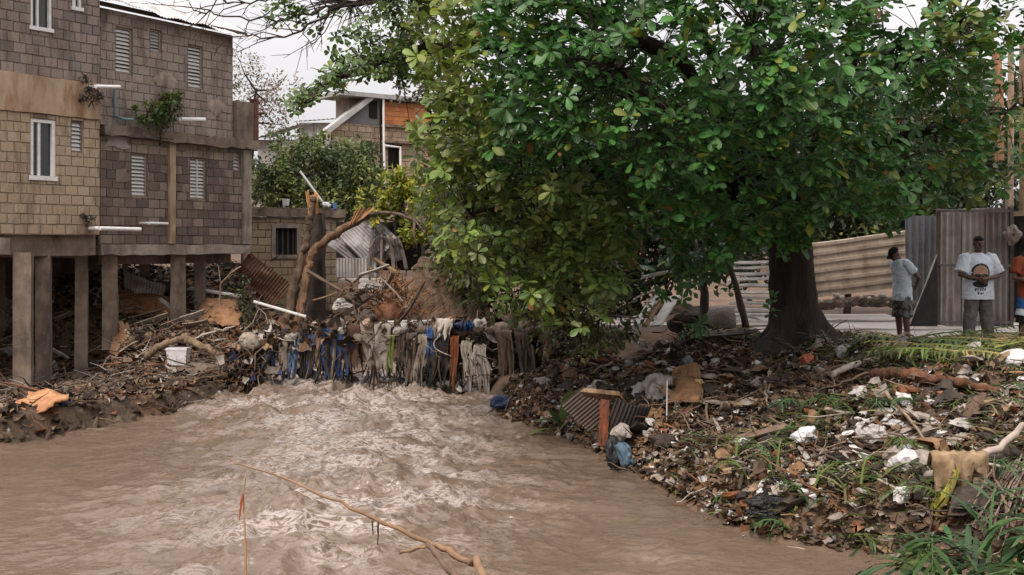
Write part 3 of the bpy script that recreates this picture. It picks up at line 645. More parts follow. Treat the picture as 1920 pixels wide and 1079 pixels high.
# hanging sprigs in front of the trunk and gaps
for (px, py, d) in ((1445, 585, 17.5), (1450, 560, 17.6), (1300, 620, 17.3), (1315, 610, 17.2), (1470, 480, 17.8), (1520, 440, 17.9), (1495, 455, 17.5), (1672, 428, 16.8), (1662, 415, 16.9), (1380, 430, 16.5), (1240, 555, 17.6), (1280, 560, 17.4), (1200, 540, 17.9), (1340, 430, 16.0), (1370, 545, 17.9), (1905, 190, 15.5), (1900, 230, 15.2), (1885, 40, 15), (1895, 100, 15), (1870, 310, 16)):
    ros.append((px, py, d, *P(px, py, d)))
for k in range(70):
    f = r.uniform(); px = 545 + 260*f; py = np.interp(px, [545, 600, 700, 805], [198, 165, 100, 70]) + r.normal(0, 17 + 22*f); ros.append((px, py, r.uniform(15.8, 17), *P(px, py, r.uniform(15.8, 17))))
for k in range(420):
    px, py = r.uniform(830, 1190), r.uniform(270, 625)
    if py > np.interp(px, [820, 900, 960, 1060, 1130, 1190], [480, 540, 600, 625, 600, 500]): continue
    d = r.uniform(15.0, 17.6); ros.append((px, py, d, *P(px, py, d)))
for k in range(34):
    px, py = r.uniform(590, 790), r.uniform(-25, 70)
    if py < np.interp(px, [590, 790], [20, -40]): continue
    ros.append((px, py, 16.5, *P(px, py, 16.5)))
for k in range(20):
    px, py = r.uniform(480, 570), r.uniform(2, 50); ros.append((px, py, 16.4, *P(px, py, 16.4)))
ros = np.array(ros); RP = ros[:, 3:6]
# limbs
top = P(1462, 330, 18.8)
limbs = [[P(1478, 470, 19), P(1430, 330, 18.6), P(1300, 230, 17.8), P(1130, 150, 17.0), P(960, 90, 16.8), P(800, 95, 16.6), P(700, 125, 16.4), P(620, 160, 16.3), P(560, 200, 16.2)],
         [P(1480, 470, 19), P(1400, 330, 18), P(1330, 260, 16.5), P(1230, 190, 14.8), P(1150, 120, 13.8)],
         [P(1470, 400, 19), P(1440, 290, 17.6), P(1430, 180, 15.6), P(1410, 60, 14)],
         [P(1484, 420, 19), P(1520, 300, 18.4), P(1600, 200, 17), P(1700, 110, 15.8), P(1800, 50, 15)],
         [P(1484, 440, 19), P(1560, 330, 19), P(1680, 260, 18.4), P(1800, 230, 17.4), P(1920, 200, 16.5)],
         [P(1475, 430, 19), P(1360, 340, 18.4), P(1240, 330, 17.5), P(1100, 330, 16.5), P(980, 360, 16), P(880, 400, 16)],
         [P(1475, 380, 19), P(1465, 200, 18.8), P(1450, 0, 18.3), P(1420, -200, 18)],
         [P(1470, 380, 19), P(1380, 180, 18.6), P(1260, -20, 18), P(1100, -180, 17.5)],
         [P(1478, 380, 19), P(1560, 180, 18.6), P(1650, -20, 18), P(1750, -200, 17.5)],
         [P(1478, 400, 19), P(1380, 250, 17.8), P(1220, 80, 16.4), P(1040, 0, 15.8), P(900, -30, 16), P(760, -10, 16.3), P(660, 8, 16.5)],
         [P(1474, 420, 19), P(1330, 370, 18.6), P(1180, 400, 18.0), P(1060, 440, 17.6), P(960, 480, 17.4)]]
def curve(pts, n=28, wob=.05, seed=0):
    pts = np.array([tuple(p) for p in pts]); m = len(pts); t = np.linspace(0, m - 1, n); o = []
    for tt in t:
        i = min(int(tt), m - 2); f = tt - i; p0, p1, p2, p3 = pts[max(i-1, 0)], pts[i], pts[i+1], pts[min(i+2, m-1)]
        o.append(.5 * ((2*p1) + (-p0+p2)*f + (2*p0-5*p1+4*p2-p3)*f*f + (-p0+3*p1-3*p2+p3)*f**3))
    o = np.array(o); rr = np.random.default_rng(seed); o[1:-1] += rr.normal(0, wob, o[1:-1].shape); return o
LP = []
for k, lm in enumerate(limbs):
    c = curve(lm, 30, .035, k); LP.append(c)
    b = MB(); L0 = .17 if k not in (0, 5) else .2
    b.tube([loc(p) for p in c], np.linspace(L0, .018, len(c)), 7, wob=.08); b.build('limb', M_bark, T, smooth=True)
# trunk with a flared, ridged base
b = MB(); tp = curve([P(1505, 665, 19), P(1500, 640, 19), P(1492, 600, 19), P(1487, 540, 19), P(1484, 470, 19), P(1478, 400, 19), P(1468, 320, 18.9), P(1462, 240, 18.85)], 26, 0); V = []
rad0 = np.interp(np.linspace(0, 1, 26), [0, .1, .22, .36, .62, 1], [1.0, .8, .52, .39, .35, .2]); nn = 28
for i, p in enumerate(tp):
    fl = max(0, 1 - i / 9)
    for k in range(nn):
        a = 2*math.pi*k/nn; q = rad0[i] * (1 + fl * (.3 * math.cos(a*5 + .6) + .16 * math.cos(a*9 + 2)) + .05 * math.cos(3*a + i*.25) + .03 * rng.normal())
        V.append(loc(p) + np.array((math.cos(a)*q, math.sin(a)*q, 0)))
b.add(V, [(i*nn+k, i*nn+(k+1) % nn, (i+1)*nn+(k+1) % nn, (i+1)*nn+k) for i in range(25) for k in range(nn)]); b.build('trunk', M_bark, T, smooth=True)
# twigs: every rosette hangs on the nearest limb
allp = np.concatenate(LP); tw = MB()
for i in range(len(RP)):
    d2 = np.linalg.norm(allp - RP[i], axis=1); j = int(np.argmin(d2 + .4 * np.maximum(0, RP[i, 2] - allp[:, 2]) * 0)); a = allp[j]
    if (ros[i, 1] < -60 and i % 2) or d2[j] > 1.3 or (d2[j] > .8 and i % 3): continue
    mid = (a + RP[i]) / 2 + np.array((0, 0, .12 * d2[j])) + r.normal(0, .05 * d2[j] + .01, 3)
    L_ = d2[j]; tw.tube([loc(a), loc(a*.55 + mid*.45 + (0, 0, .02*L_)), loc(mid), loc(RP[i])], [.011 + .004*L_, .009, .007, .005], 3, caps=False)
tw.build('twigs', M_bark, T, kind='stuff')
# leaves
pos, Xd, Up, size, cols = [], [], [], [], []
for i in range(len(RP)):
    px, py, d = ros[i, :3]; ax = np.array((r.normal(0, .45), -.35 + r.normal(0, .45), .75 + r.normal(0, .25))); ax /= np.linalg.norm(ax)
    a0 = np.cross(ax, (0.3, 1, .1)); a0 /= np.linalg.norm(a0); b0 = np.cross(ax, a0); n = int(r.integers(6, 10)); ph = r.uniform(0, 6.28)
    big = 1.5 if py < -60 else 1.0
    sc_ = r.uniform(.8, 1.15) * big * (.7 if px < 780 else 1)
    edge_y = px < 890 + 55 * (float(vnoise(px/50., py/50., 0, 3)) - .3) and px > 770 and py > -20
    base = np.array((.036, .112, .022))
    if edge_y: base = np.array((.13, .175, .028))
    elif px < 800: base = np.array((.085, .14, .035))
    elif px > 1720 and r.uniform() < .3: base = np.array((.10, .13, .03))
    elif py > 330 and px < 1180: base = np.array((.10, .145, .032)) * (.8 + .5*r.uniform())
    base = base * r.uniform(.65, 1.5)
    for k in range(n):
        t = ph + 2*math.pi*k/n + r.normal(0, .2); el = r.uniform(-.15, .75)
        dirv = (math.cos(t)*a0 + math.sin(t)*b0) * math.cos(el) + ax * math.sin(el) + np.array((0, 0, -.18))
        pos.append(RP[i] + dirv*.02 + ax * r.uniform(-.05, .03)); Xd.append(dirv); Up.append(ax + r.normal(0, .22, 3)); size.append(r.uniform(.10, .20) * sc_)
        c = base * r.uniform(.7, 1.35) * (1 + r.normal(0, .08, 3))
        u = r.uniform()
        if u < .004: c = np.array((.3, .12, .04))
        elif u < .06: c = np.array((.19, .22, .03))
        cols.append(np.clip(c, .008, .5))
pos, Xd, Up, size, cols = map(np.array, (pos, Xd, Up, size, cols)); R = frames(Xd, Up)
sx = pos[:, 0]/pos[:, 1]*F + 960; sy = HOR - (pos[:, 2] - CAMZ)/pos[:, 1]*F
vis = (sx > 5) & (sx < 1915) & (sy > 5) & (sy < 640); score = np.where(vis, size / pos[:, 1], 0); big_i = np.argsort(-score)[:300]; mask = np.ones(len(pos), bool); mask[big_i] = False
V, Fc, Cc, UVc = scatter(LV, LF, pos[mask] - T0, R[mask], size[mask], cols[mask], LUV)
me = mesh_np('foliage', V, [Fc], Cc, True, UVc); me.materials.append(M_leaf); link('foliage', me, T, kind='stuff')
lm_ = []
for k in range(8):
    c = np.array((.042, .125, .025)) * (.75 + .1*k) * (1 + np.random.default_rng(k).normal(0, .08, 3)); vv = LV.copy(); vv[:, 1] *= .88 + .05*k; vv[:, 2] += .04 * np.sin(LV[:, 0]*5 + k) * .6
    me = mesh_np('leaf', vv, [LF], np.repeat(np.clip(c, .01, 1)[None], len(LV), 0), True, LUV); me.materials.append(M_leaf); lm_.append(me)
ymesh = mesh_np('leaf', LV, [LF], np.repeat(np.array([(.16, .2, .03)]), len(LV), 0), True, LUV); ymesh.materials.append(M_leaf)
for j in big_i:
    o = link('leaf', ymesh if cols[j][0] > .14 else lm_[int(j) % 8], T); m4 = Matrix(R[j].tolist()).to_4x4(); o.matrix_basis = Matrix.Translation(Vector(pos[j] - T0)) @ m4 @ Matrix.Scale(float(size[j]), 4)
# thin bare branches reaching out over the block house roof
def bare(name_parent, path, r0, n_tw, seed, spread=.5, col_m=M_bark, base=T0, nm='bare_branch', dens=3):
    c = curve(path, 24, .03, seed); rr = np.random.default_rng(seed); b = MB(); b.tube([p - base for p in c], np.linspace(r0, .006, len(c)), 5, caps=False)
    for _ in range(n_tw):
        i = int(rr.integers(3, len(c)-1)); d = (c[i] - c[i-2]); d /= np.linalg.norm(d); e = d + rr.normal(0, .7, 3); e /= np.linalg.norm(e); L_ = rr.uniform(.25, 1.0) * spread
        p1 = c[i] + e*L_*.5 + rr.normal(0, .03, 3); p2 = p1 + (e + rr.normal(0, .4, 3))*L_*.5
        b.tube([c[i] - base, p1 - base, p2 - base], [.012, .009, .004], 3, caps=False)
        for _k in range(dens):
            f = rr.uniform(.2, 1); s0 = p1 + (p2-p1)*f; e2 = e + rr.normal(0, .8, 3); b.tube([s0 - base, s0 + e2*L_*.3 - base], [.006, .003], 3, caps=False)
    return b.build(nm, col_m, name_parent)
bare(T, [P(900, -20, 16), P(760, -5, 16.2), P(650, 12, 16.3), P(600, 35, 16.4), P(545, 66, 16.4), P(470, 70, 16.5), P(400, 60, 16.7)], .032, 16, 1, .8)
bare(T, [P(860, -60, 16), P(700, -10, 16.3), P(610, 20, 16.4), P(500, 38, 16.5), P(400, 30, 16.6), P(375, 10, 16.7)], .03, 22, 2, .9)
bare(T, [P(700, -60, 16.2), P(560, -20, 16.4), P(470, 5, 16.5), P(390, -5, 16.6)], .025, 16, 4, .9)

# ================================================================ smaller trees and shrubs
def shrub(name, label, cat, clumps, leaf=.12, dens=1500, tints=((.06, .1, .03),), seed=0, trunk=None, tr_r=.12, group=None, droop=.15, m=None, flat=.55, bark=None, base=None, part='crown'):
    """clumps: (px, py, d, radius in m, weight); leaves fill the clumps, thin stems join them to the trunk"""
    rr = np.random.default_rng(seed); bp = np.array(tuple(base if base is not None else (trunk[0] if trunk else P(*clumps[0][:3]))))
    o = thing(name, label, cat, tuple(bp), 0, group); ps, cs, dr = [], [], []; cen = []
    for (px, py, d, rad, wgt) in clumps:
        c = np.array(tuple(P(px, py, d))); cen.append(c); n = int(dens * wgt * rad * rad); sub = rr.normal(0, 1, (max(6, n // 26), 3)); sub /= np.linalg.norm(sub, axis=1)[:, None]
        sub = c + sub * rad * rr.uniform(.25, 1, (len(sub), 1)) ** .6 * np.array((1, 1, .85)); k = rr.integers(0, len(sub), n)
        off = rr.normal(0, 1, (n, 3)) * rad * .17; ps.append(sub[k] + off); dr.append((sub[k] - c) / rad + rr.normal(0, .55, (n, 3)))
        t = np.array(tints)[rr.integers(0, len(tints), len(sub))][k]; cs.append(np.clip(t * rr.uniform(.6, 1.4, (n, 1)) * (1 + rr.normal(0, .07, (n, 3))), .006, .6))
    ps, cs, dr = np.concatenate(ps), np.concatenate(cs), np.concatenate(dr); dr[:, 2] -= droop
    up = rr.normal(0, flat, (len(ps), 3)); up[:, 2] += 1; R_ = frames(dr, up)
    V, Fc, Cc, _ = scatter(SV, SF, ps - bp, R_, leaf * rr.uniform(.6, 1.3, len(ps)), cs)
    me = mesh_np(part, V, [Fc], Cc); me.materials.append(m or M_leaf_s); link(part, me, o, kind='stuff')
    b = MB(); tpth = curve(trunk, 14, .03, seed) if trunk else None
    if trunk: b.tube([p - bp for p in tpth], np.linspace(tr_r, tr_r*.35, 14), 8, wob=.06)
    a0 = tpth if trunk else [bp]
    for c in cen:
        j = int(np.argmin([np.linalg.norm(q - c) for q in a0])); q = a0[j]; mid = (q + c)/2 + rr.normal(0, .12, 3); b.tube([q - bp, mid - bp, c - bp], [tr_r*.35, tr_r*.22, .012], 5, caps=False)
        for _ in range(4):
            e = rr.normal(0, 1, 3); e /= np.linalg.norm(e); rad = clumps[cen.index(c) if False else 0][3]; b.tube([c - bp, c + e*rad*.7 - bp], [.014, .005], 3, caps=False)
    b.build('trunk', bark or M_bark, o); return o
R_ = np.random.default_rng(5)
def fill(x0, x1, y0, y1, d0, d1, rad, n, seed, keep=None):
    rr = np.random.default_rng(seed); o = []
    while len(o) < n:
        x, y = rr.uniform(x0, x1), rr.uniform(y0, y1)
        if keep is None or keep(x, y): o.append((x, y, rr.uniform(d0, d1), rad * rr.uniform(.7, 1.3), 1.0))
    return o
GT = ((.065, .09, .03), (.1, .125, .04), (.04, .06, .025), (.16, .19, .05))
shrub('mango_tree', 'dense round green tree above the low house', 'tree', fill(490, 705, 285, 380, 33.5, 37, .7, 26, 1, lambda x, y: ((x-590)/125.)**2 + ((y-355)/95.)**2 < 1) + [(590, 268, 35, .5, 1), (690, 330, 34, .6, 1), (490, 340, 34, .7, 1)], .15, 1250, GT, 3, [P(590, 470, 35), P(588, 400, 35), P(585, 330, 35)])
shrub('bare_tree', 'thin half bare tree with pinkish brown twigs behind the block house', 'tree', [(462, 140, 44, 1.0, .35), (480, 175, 44, 1.2, .5), (500, 215, 44, 1.1, .5), (520, 165, 45, .9, .25), (455, 200, 44, 1.0, .7), (530, 235, 45, .8, .35), (515, 190, 45, .9, .3), (450, 115, 44, .7, .3)], .13, 700, ((.22, .14, .12), (.16, .12, .08), (.1, .11, .04), (.3, .2, .17)), 4, [P(470, 330, 44), P(472, 250, 44), P(480, 170, 44)], .14)
shrub('yellow_shrub', 'bright yellow green sapling beside the wrecked tin shack', 'shrub', [(705, 380, 28.5, .42, 1), (730, 355, 28.4, .45, 1), (760, 345, 28.5, .5, 1), (790, 340, 28.6, .4, 1), (690, 395, 28.3, .3, 1), (745, 385, 28.8, .45, 1), (775, 372, 28.2, .5, 1), (800, 380, 28, .45, 1), (795, 430, 27.8, .5, .8), (770, 455, 27.8, .35, .5), (820, 450, 27.6, .5, .6)], .16, 1300, ((.30, .30, .03), (.22, .25, .03), (.36, .34, .04), (.14, .18, .03)), 6, [P(745, 560, 28.6), P(738, 480, 28.6), P(745, 420, 28.5), P(755, 370, 28.5)], .07)
shrub('grey_tree', 'greyish green half hidden tree between the stone house and the almond tree', 'tree', [(760, 90, 27, .8, .7), (790, 120, 26, .8, .8), (750, 140, 27, .7, .6), (815, 180, 26, .6, .8), (810, 60, 26, .8, .8), (840, 230, 26, .6, .7), (785, 20, 26, .8, .6)], .14, 650, ((.1, .1, .075), (.07, .085, .045), (.14, .13, .1)), 7, [P(835, 520, 26.5), P(825, 350, 26.5), P(800, 150, 26.5)], .13)
shrub('vine_shrub', 'olive tangle of vines and small leaves hanging over the debris dam', 'shrub', fill(880, 1150, 430, 640, 18.6, 20.6, .5, 34, 9, lambda x, y: y < 520 + (x-860)*.62 and y < 640 + (1100 - x)*.1 and y > 400 + max(0, (940-x))*.4) + [(1120, 640, 18.4, .35, .7), (1090, 670, 18.6, .3, .5), (905, 560, 19.8, .4, .6), (860, 500, 20.5, .4, .6), (830, 470, 20.8, .4, .6)], .13, 620, ((.1, .12, .035), (.07, .09, .03), (.17, .18, .05), (.13, .11, .06)), 10, [P(1120, 720, 19.6), P(1090, 640, 19.6), P(1060, 560, 19.7), P(1020, 480, 19.6)], .06, droop=.6)
shrub('thicket', 'dark green thicket behind the almond tree', 'shrub', fill(880, 1440, 250, 470, 25, 29, 1.1, 34, 12) + fill(850, 1200, 420, 560, 25, 27, .8, 16, 13), .2, 420, ((.04, .06, .02), (.055, .075, .025), (.03, .045, .02)), 14, [P(1200, 600, 27), P(1190, 450, 27), P(1180, 330, 27)], .12)
HT = ((.10, .13, .035), (.06, .09, .03), (.16, .17, .04), (.04, .06, .025))
shrub('hedge_tree', 'yellow green bushy tree above the tan ribbed sheet', 'tree', fill(1530, 1640, 300, 440, 26.5, 28.5, .75, 13, 15) , .17, 700, HT, 16, [P(1590, 600, 27.5), P(1585, 470, 27.5), P(1580, 350, 27.5)], .1, group=None)
shrub('hedge_tree', 'dark green bushy tree above the grey corrugated fence', 'tree', fill(1640, 1880, 230, 425, 26.5, 29, .9, 24, 17), .17, 620, ((.05, .075, .03), (.075, .1, .035), (.03, .05, .02)), 18, [P(1760, 600, 28), P(1755, 450, 28), P(1750, 330, 28)], .12)
for k, (px, d, h, lb) in enumerate(((1000, 60, 9, 'far tree hidden behind the left of the almond crown'), (1350, 58, 11, 'far tree hidden behind the middle of the almond crown'), (1700, 55, 10, 'far tree seen over the corrugated fence'), (2050, 60, 11, 'far tree beyond the right edge'))):
    x = PX(px, d); shrub('far_tree', lb, 'tree', [(px + q*60 - 150, 430 - k2*60 - abs(q-2.5)*12, d + R_.uniform(-2, 2), 2.2, .8) for q in range(6) for k2 in range(4)], .5, 60, ((.05, .065, .03), (.035, .05, .025)), 20 + k, [P(px, 500, d), P(px, 420, d), P(px, 330, d)], .25)
# weeds on the ledge of the block house
def weed(label, px, py, d, r0, seed, tints=((.09, .14, .03), (.06, .1, .025), (.14, .17, .04)), n=1.0, leaf=.1):
    return shrub('weed', label, 'plant', [(px, py, d, r0, n), (px - 12, py + 14, d, r0*.7, n), (px + 9, py - 12, d, r0*.6, n)], leaf, 2600, tints, seed, [P(px, py + 30, d), P(px, py + 10, d), P(px, py - 8, d)], .02)
weed('tall green weed sprouting from the ledge of the dark block house', 318, 198, 25.4, .34, 31, n=1.6); weed('low straggly weed on the ledge left of the tall one', 277, 212, 24.9, .24, 32, n=.9)
weed('small weeds trailing below the ledge of the dark block house', 300, 243, 25.3, .2, 33, ((.12, .11, .05), (.08, .09, .03)), .4)
shrub('dead_clump', 'dark dry plant clump at the corner between the two block houses', 'plant', [(165, 170, 23.5, .28, 1), (172, 190, 23.5, .22, 1)], .09, 2600, ((.05, .04, .033), (.08, .06, .05)), 34, [P(168, 215, 23.6), P(168, 190, 23.6), P(166, 170, 23.5)], .02)
shrub('dead_clump', 'dark dry tuft low on the corner of the tan house above the pipe', 'plant', [(163, 410, 23.4, .14, 1)], .07, 3000, ((.05, .045, .033), (.06, .06, .035)), 35, [P(163, 425, 23.5), P(163, 415, 23.45), P(163, 408, 23.4)], .015)
# ================================================================ pieces of wreckage
_ds = np.concatenate([np.arange(5, 26, .03), np.arange(26, 60, .15)])
def hits(px, py):
    """where the line of sight through that place meets the ground"""
    px = np.atleast_1d(np.asarray(px, float)); py = np.atleast_1d(np.asarray(py, float)); o = np.zeros((len(px), 3))
    for i in range(len(px)):
        x = (px[i]-960)/F*_ds; z = CAMZ - (py[i]-HOR)/F*_ds; b = np.maximum(terrain(x, _ds), 0) > z; k = int(np.argmax(b)) if b.any() else len(_ds)-1
        o[i] = (x[k], _ds[k], z[k])
    return o
def G(px, py): return Vector(hits(px, py)[0])
def put(name, mb, m, label, cat, origin=None, group=None, smooth=False):
    V = np.concatenate(mb.v); o = np.array(tuple(origin)) if origin is not None else np.array((V[:, 0].mean(), V[:, 1].mean(), V[:, 2].min()))
    mb.v = [v - o for v in mb.v]; ob = mb.build(name, m, None, smooth, label=label, cat=cat, group=group); ob.location = o; return ob
def subpart(parent, name, mb, m, smooth=False):
    mb.v = [v - np.array(parent.location) for v in mb.v]; return mb.build(name, m, parent, smooth)
def plank_mb(a, b, wd, th, col, roll=0.0, n=6, seed=0):
    rr = np.random.default_rng(seed); a, b = np.array(tuple(a)), np.array(tuple(b)); d = (b-a)/np.linalg.norm(b-a); up = np.array((0, 0, 1.)) if abs(d[2]) < .95 else np.array((1., 0, 0))
    s = np.cross(d, up); s /= np.linalg.norm(s); t = np.cross(s, d); s, t = s*math.cos(roll)+t*math.sin(roll), t*math.cos(roll)-s*math.sin(roll)
    V = []; bow = rr.normal(0, .012)
    for i in range(n):
        f = i/(n-1); c = a+(b-a)*f + t*bow*math.sin(math.pi*f); e = rr.normal(0, .004, 4); j = (rr.normal(0, .03, 4) if i in (0, n-1) else np.zeros(4))
        for k, (p, q) in enumerate(((-1,-1),(1,-1),(1,1),(-1,1))): V.append(c + s*p*(wd/2+e[k]) + t*q*(th/2+e[k]*.4) + d*j[k])
    return MB().add(V, [(i*4+k, i*4+(k+1) % 4, i*4+4+(k+1) % 4, i*4+4+k) for i in range(n-1) for k in range(4)] + [(3,2,1,0), tuple(range((n-1)*4, n*4))], col)
def plank(label, a, b, wd=.14, th=.03, col=(.3, .26, .22), roll=0., seed=0, name='plank', group=None, cat='plank'): return put(name, plank_mb(a, b, wd, th, col, roll, 6, seed), M_wood, label, cat, group=group)
def stick_mb(path, r0, r1, n=14, seed=0, col=(.2, .14, .1), forks=0, wob=.015, mb=None, sides=6):
    c = curve(path, n, wob, seed); rr = np.random.default_rng(seed+500); b = mb or MB(); b.tube(c, np.linspace(r0, r1, n), sides, col, wob=.18)
    for k in range(forks):
        i = int(rr.integers(n//4, n-2)); d = c[i+1]-c[i-1]; d /= np.linalg.norm(d); e = d*.8 + rr.normal(0, .55, 3); e /= np.linalg.norm(e); L_ = np.linalg.norm(c[-1]-c[0]) * rr.uniform(.12, .35)
        b.tube([c[i], c[i]+e*L_*.5+rr.normal(0, .02, 3), c[i]+(e+rr.normal(0, .25, 3))*L_], [r0*.5, r0*.35, r1*.5], 5, col)
    return b
def branch(label, path, r0=.03, r1=.01, col=(.2, .14, .1), forks=2, seed=0, name='branch', group=None, m=None, cat='branch'): return put(name, stick_mb(path, r0, r1, 14, seed, col, forks), m or M_wood, label, cat, group=group, smooth=True)
def tin_mb(c, U, Vv, lu, lv, pitch=.076, amp=.018, col=(.4, .4, .41), bend=0., crumple=0., seed=0, thick=.004):
    """corrugated sheet: ridges run along Vv"""
    rr = np.random.default_rng(seed); U = Vector(U).normalized(); Vv = Vector(Vv); Vv = (Vv - U*Vv.dot(U)).normalized(); N_ = U.cross(Vv); nu = max(12, int(lu/pitch*6)); nv = 9
    Gd = np.zeros((nu, nv, 3)); s0 = rr.uniform(0, 50)
    for i, a in enumerate(np.linspace(-.5, .5, nu)):
        for j, b in enumerate(np.linspace(-.5, .5, nv)):
            w_ = amp*math.sin(a*lu/pitch*2*math.pi) + bend*(a*a*4-1) + crumple*float(fbm(a*2.2+s0, b*2.2, 0, 2, seed))
            ra = .03*float(vnoise(a*9+s0, 0, 0, seed)) if j in (0, nv-1) else 0
            Gd[i, j] = Vector(c) + U*a*lu + Vv*(b*(lv-ra)) + N_*w_
    return MB().slab(Gd, thick, col)
def tin(label, c, U, Vv, lu, lv, name='tin_sheet', group=None, **k): return put(name, tin_mb(c, U, Vv, lu, lv, **k), M_metal, label, 'metal sheet', group=group)
def drape_mb(x0, x1, ztop, zbot, y, col, fold=.03, nf=3.0, rag=.1, seed=0, yslope=0., thick=.006, sag=.0, narrow=0.):
    """cloth hanging over the log: short back flap over the top, long ragged front"""
    rr = np.random.default_rng(seed); nu, nv = 18, 16; skew = rr.normal(0, .1); ztop += rr.normal(0, .04); zbot += rr.normal(-.03, .09); Gd = np.zeros((nu, nv, 3)); ph = rr.uniform(0, 6); s0 = rr.uniform(0, 90)
    rg = [(rag*1.5+.06)*(float(vnoise(i*.8+s0, 0, 0, 3))*1.4-.7) for i in range(nu)]
    cols = np.zeros((nu, nv, 3))
    for i in range(nu):
        u = i/(nu-1)
        for j in range(nv):
            v = j/(nv-1); x = x0+(x1-x0)*(.5+(u-.5)*(1-narrow*v)); xx = x
            if v < .2: yy = y + .16*(1-v/.2)-.02; z = ztop + .05*math.sin(v/.2*math.pi) - .12*(1-v/.2)**2
            else:
                f = (v-.2)/.8; z = ztop - f*(ztop-zbot-rg[i]) - sag*math.sin(math.pi*u)*f; yy = y - .05 - .03*f + yslope*f
            k = fold*(.4+v)*(.35*math.sin(u*nf*2*math.pi+ph+1.6*math.sin(v*2+s0)) + 1.5*float(fbm(u*nf*1.3+s0, v*2.2, 0, 3, seed))); xx = x + skew*v*v + .03*float(fbm(v*3+s0, 5, 0, 2, seed))
            Gd[i, j] = (xx + .4*k, yy + k, z + .01*rr.normal()); cols[i, j] = np.array(col)*(1 if True else 1)
    return MB().slab(Gd, thick, cols)
def drape(label, pxa, pxb, yt, yb, d, col, seed, name='hanging_cloth', **k):
    return put(name, drape_mb(PX(pxa, d), PX(pxb, d), PZ(yt, d), PZ(yb, d), d, col, seed=seed, **k), M_cloth, label, 'cloth', smooth=True)
# crumpled lumps (bags, wads): shared meshes
def lump_mesh(seed, squash=(1, .8, .6), rough=.35, sub=3):
    bm = bmesh.new(); bmesh.ops.create_icosphere(bm, subdivisions=sub, radius=1); co = np.array([v.co[:] for v in bm.verts])
    n = fbm(co[:, 0]*1.3+seed*7, co[:, 1]*1.3, co[:, 2]*1.3, 2, seed); rd = 1-np.abs(fbm(co[:, 0]*2.6+seed*3, co[:, 1]*2.6, co[:, 2]*2.6, 3, seed+9)); s = 1 + rough*1.3*n + rough*1.1*(rd-.75)
    co = co * s[:, None] * np.array(squash)
    for v, c in zip(bm.verts, co): v.co = c
    return bm
def lump_data(seed, squash, col, m, rough=.35, sub=3, smooth=False):
    bm = lump_mesh(seed, squash, rough, sub); me = bpy.data.meshes.new('lump'); bm.to_mesh(me); bm.free(); a = me.color_attributes.new('col', 'FLOAT_COLOR', 'POINT'); c = np.ones((len(me.vertices), 4), np.float32); c[:, :3] = col; a.data.foreach_set('color', c.ravel()); me.materials.append(m)
    if smooth: me.polygons.foreach_set('use_smooth', np.ones(len(me.polygons), bool))
    return me
def lump(name, label, cat, p, size, col, seed, squash=(1, .8, .6), m=None, rough=.35, group=None, rz=None, sub=3, smooth=False):
    o = link(name, lump_data(seed, squash, col, m or M_plastic, rough, sub, smooth), None, label, cat, group); o.location = tuple(p); o.scale = (size,)*3; o.rotation_euler = (rng.uniform(-.3, .3), rng.uniform(-.3, .3), rng.uniform(0, 6) if rz is None else rz); return o

# ---------------------------------------------------------------- wreck behind the dam
# two broken leaning trunks, torn orange wood at the top
M_torn = mat('torn_bark', W1, (.35, .32, .3), .95, scale=7, attr=True, bump=1.0, bscale=16, dist=.06, stretch=(1, 1, .3), stain=(.06, .042, .033), stain_scale=3.5, stain_fac=.8)
bt = thing('broken_tree', 'snapped leaning tree trunk with torn orange wood in front of the low house', 'tree', tuple(P(540, 640, 26.0)))
o = stick_mb([P(525, 640, 26), P(548, 560, 26.1), P(568, 480, 26.3), P(580, 420, 26.4), P(586, 372, 26.5)], .13, .075, 40, 3, (.15, .1, .07), 0, .02, sides=11); subpart(bt, 'trunk', o, M_torn, True)
o = stick_mb([P(550, 640, 25.9), P(566, 570, 26), P(578, 505, 26.2), P(590, 470, 26.3), P(640, 432, 26.3), P(690, 404, 26.3)], .11, .085, 40, 4, (.25, .145, .085), 0, .018, sides=11); subpart(bt, 'limb', o, M_torn, True)
o = stick_mb([P(655, 425, 26.3), P(690, 404, 26.3), P(730, 398, 26.2), P(775, 412, 26.1), P(800, 440, 26)], .07, .02, 14, 5, (.2, .15, .11), 2); subpart(bt, 'limb', o, M_torn, True)
for k in range(7):
    a = P(580+k*2.5, 400+R_.uniform(-5, 5), 26.4+.03*k); b_ = P(574+k*3.4, 358+R_.uniform(0, 22), 26.4+.03*k); subpart(bt, 'splinter', plank_mb(a, b_, .06, .02, (.6, .3, .12), .3*k, 4, k), M_wood)
for k in range(5):
    a = P(655+k*6, 425-k*4, 26.2); b_ = P(668+k*8, 396-k*1+R_.uniform(-3, 3), 26.15); subpart(bt, 'splinter', plank_mb(a, b_, .05, .02, (.5, .28, .14), .4*k, 4, k), M_wood)
p_ = thing('stone_post', 'dark weathered standing post beside the leaning trunks', 'post', tuple(P(592, 640, 27))); o = MB(); V = []
for i in range(9):
    z = PZ(640 - 30*i, 27)
    for (sx, sy) in ((-1,-1),(1,-1),(1,1),(-1,1)): V.append((PX(592, 27)+sx*.2+rng.normal(0, .02), 27+sy*.2+rng.normal(0, .02), z))
o.add(V, [(i*4+k, i*4+(k+1) % 4, i*4+4+(k+1) % 4, i*4+4+k) for i in range(8) for k in range(4)]+[tuple(range(32, 36))]); subpart(p_, 'shaft', o, mat('dark_post', (.07, .055, .045), (.035, .028, .024), .95, scale=5, bump=.8))
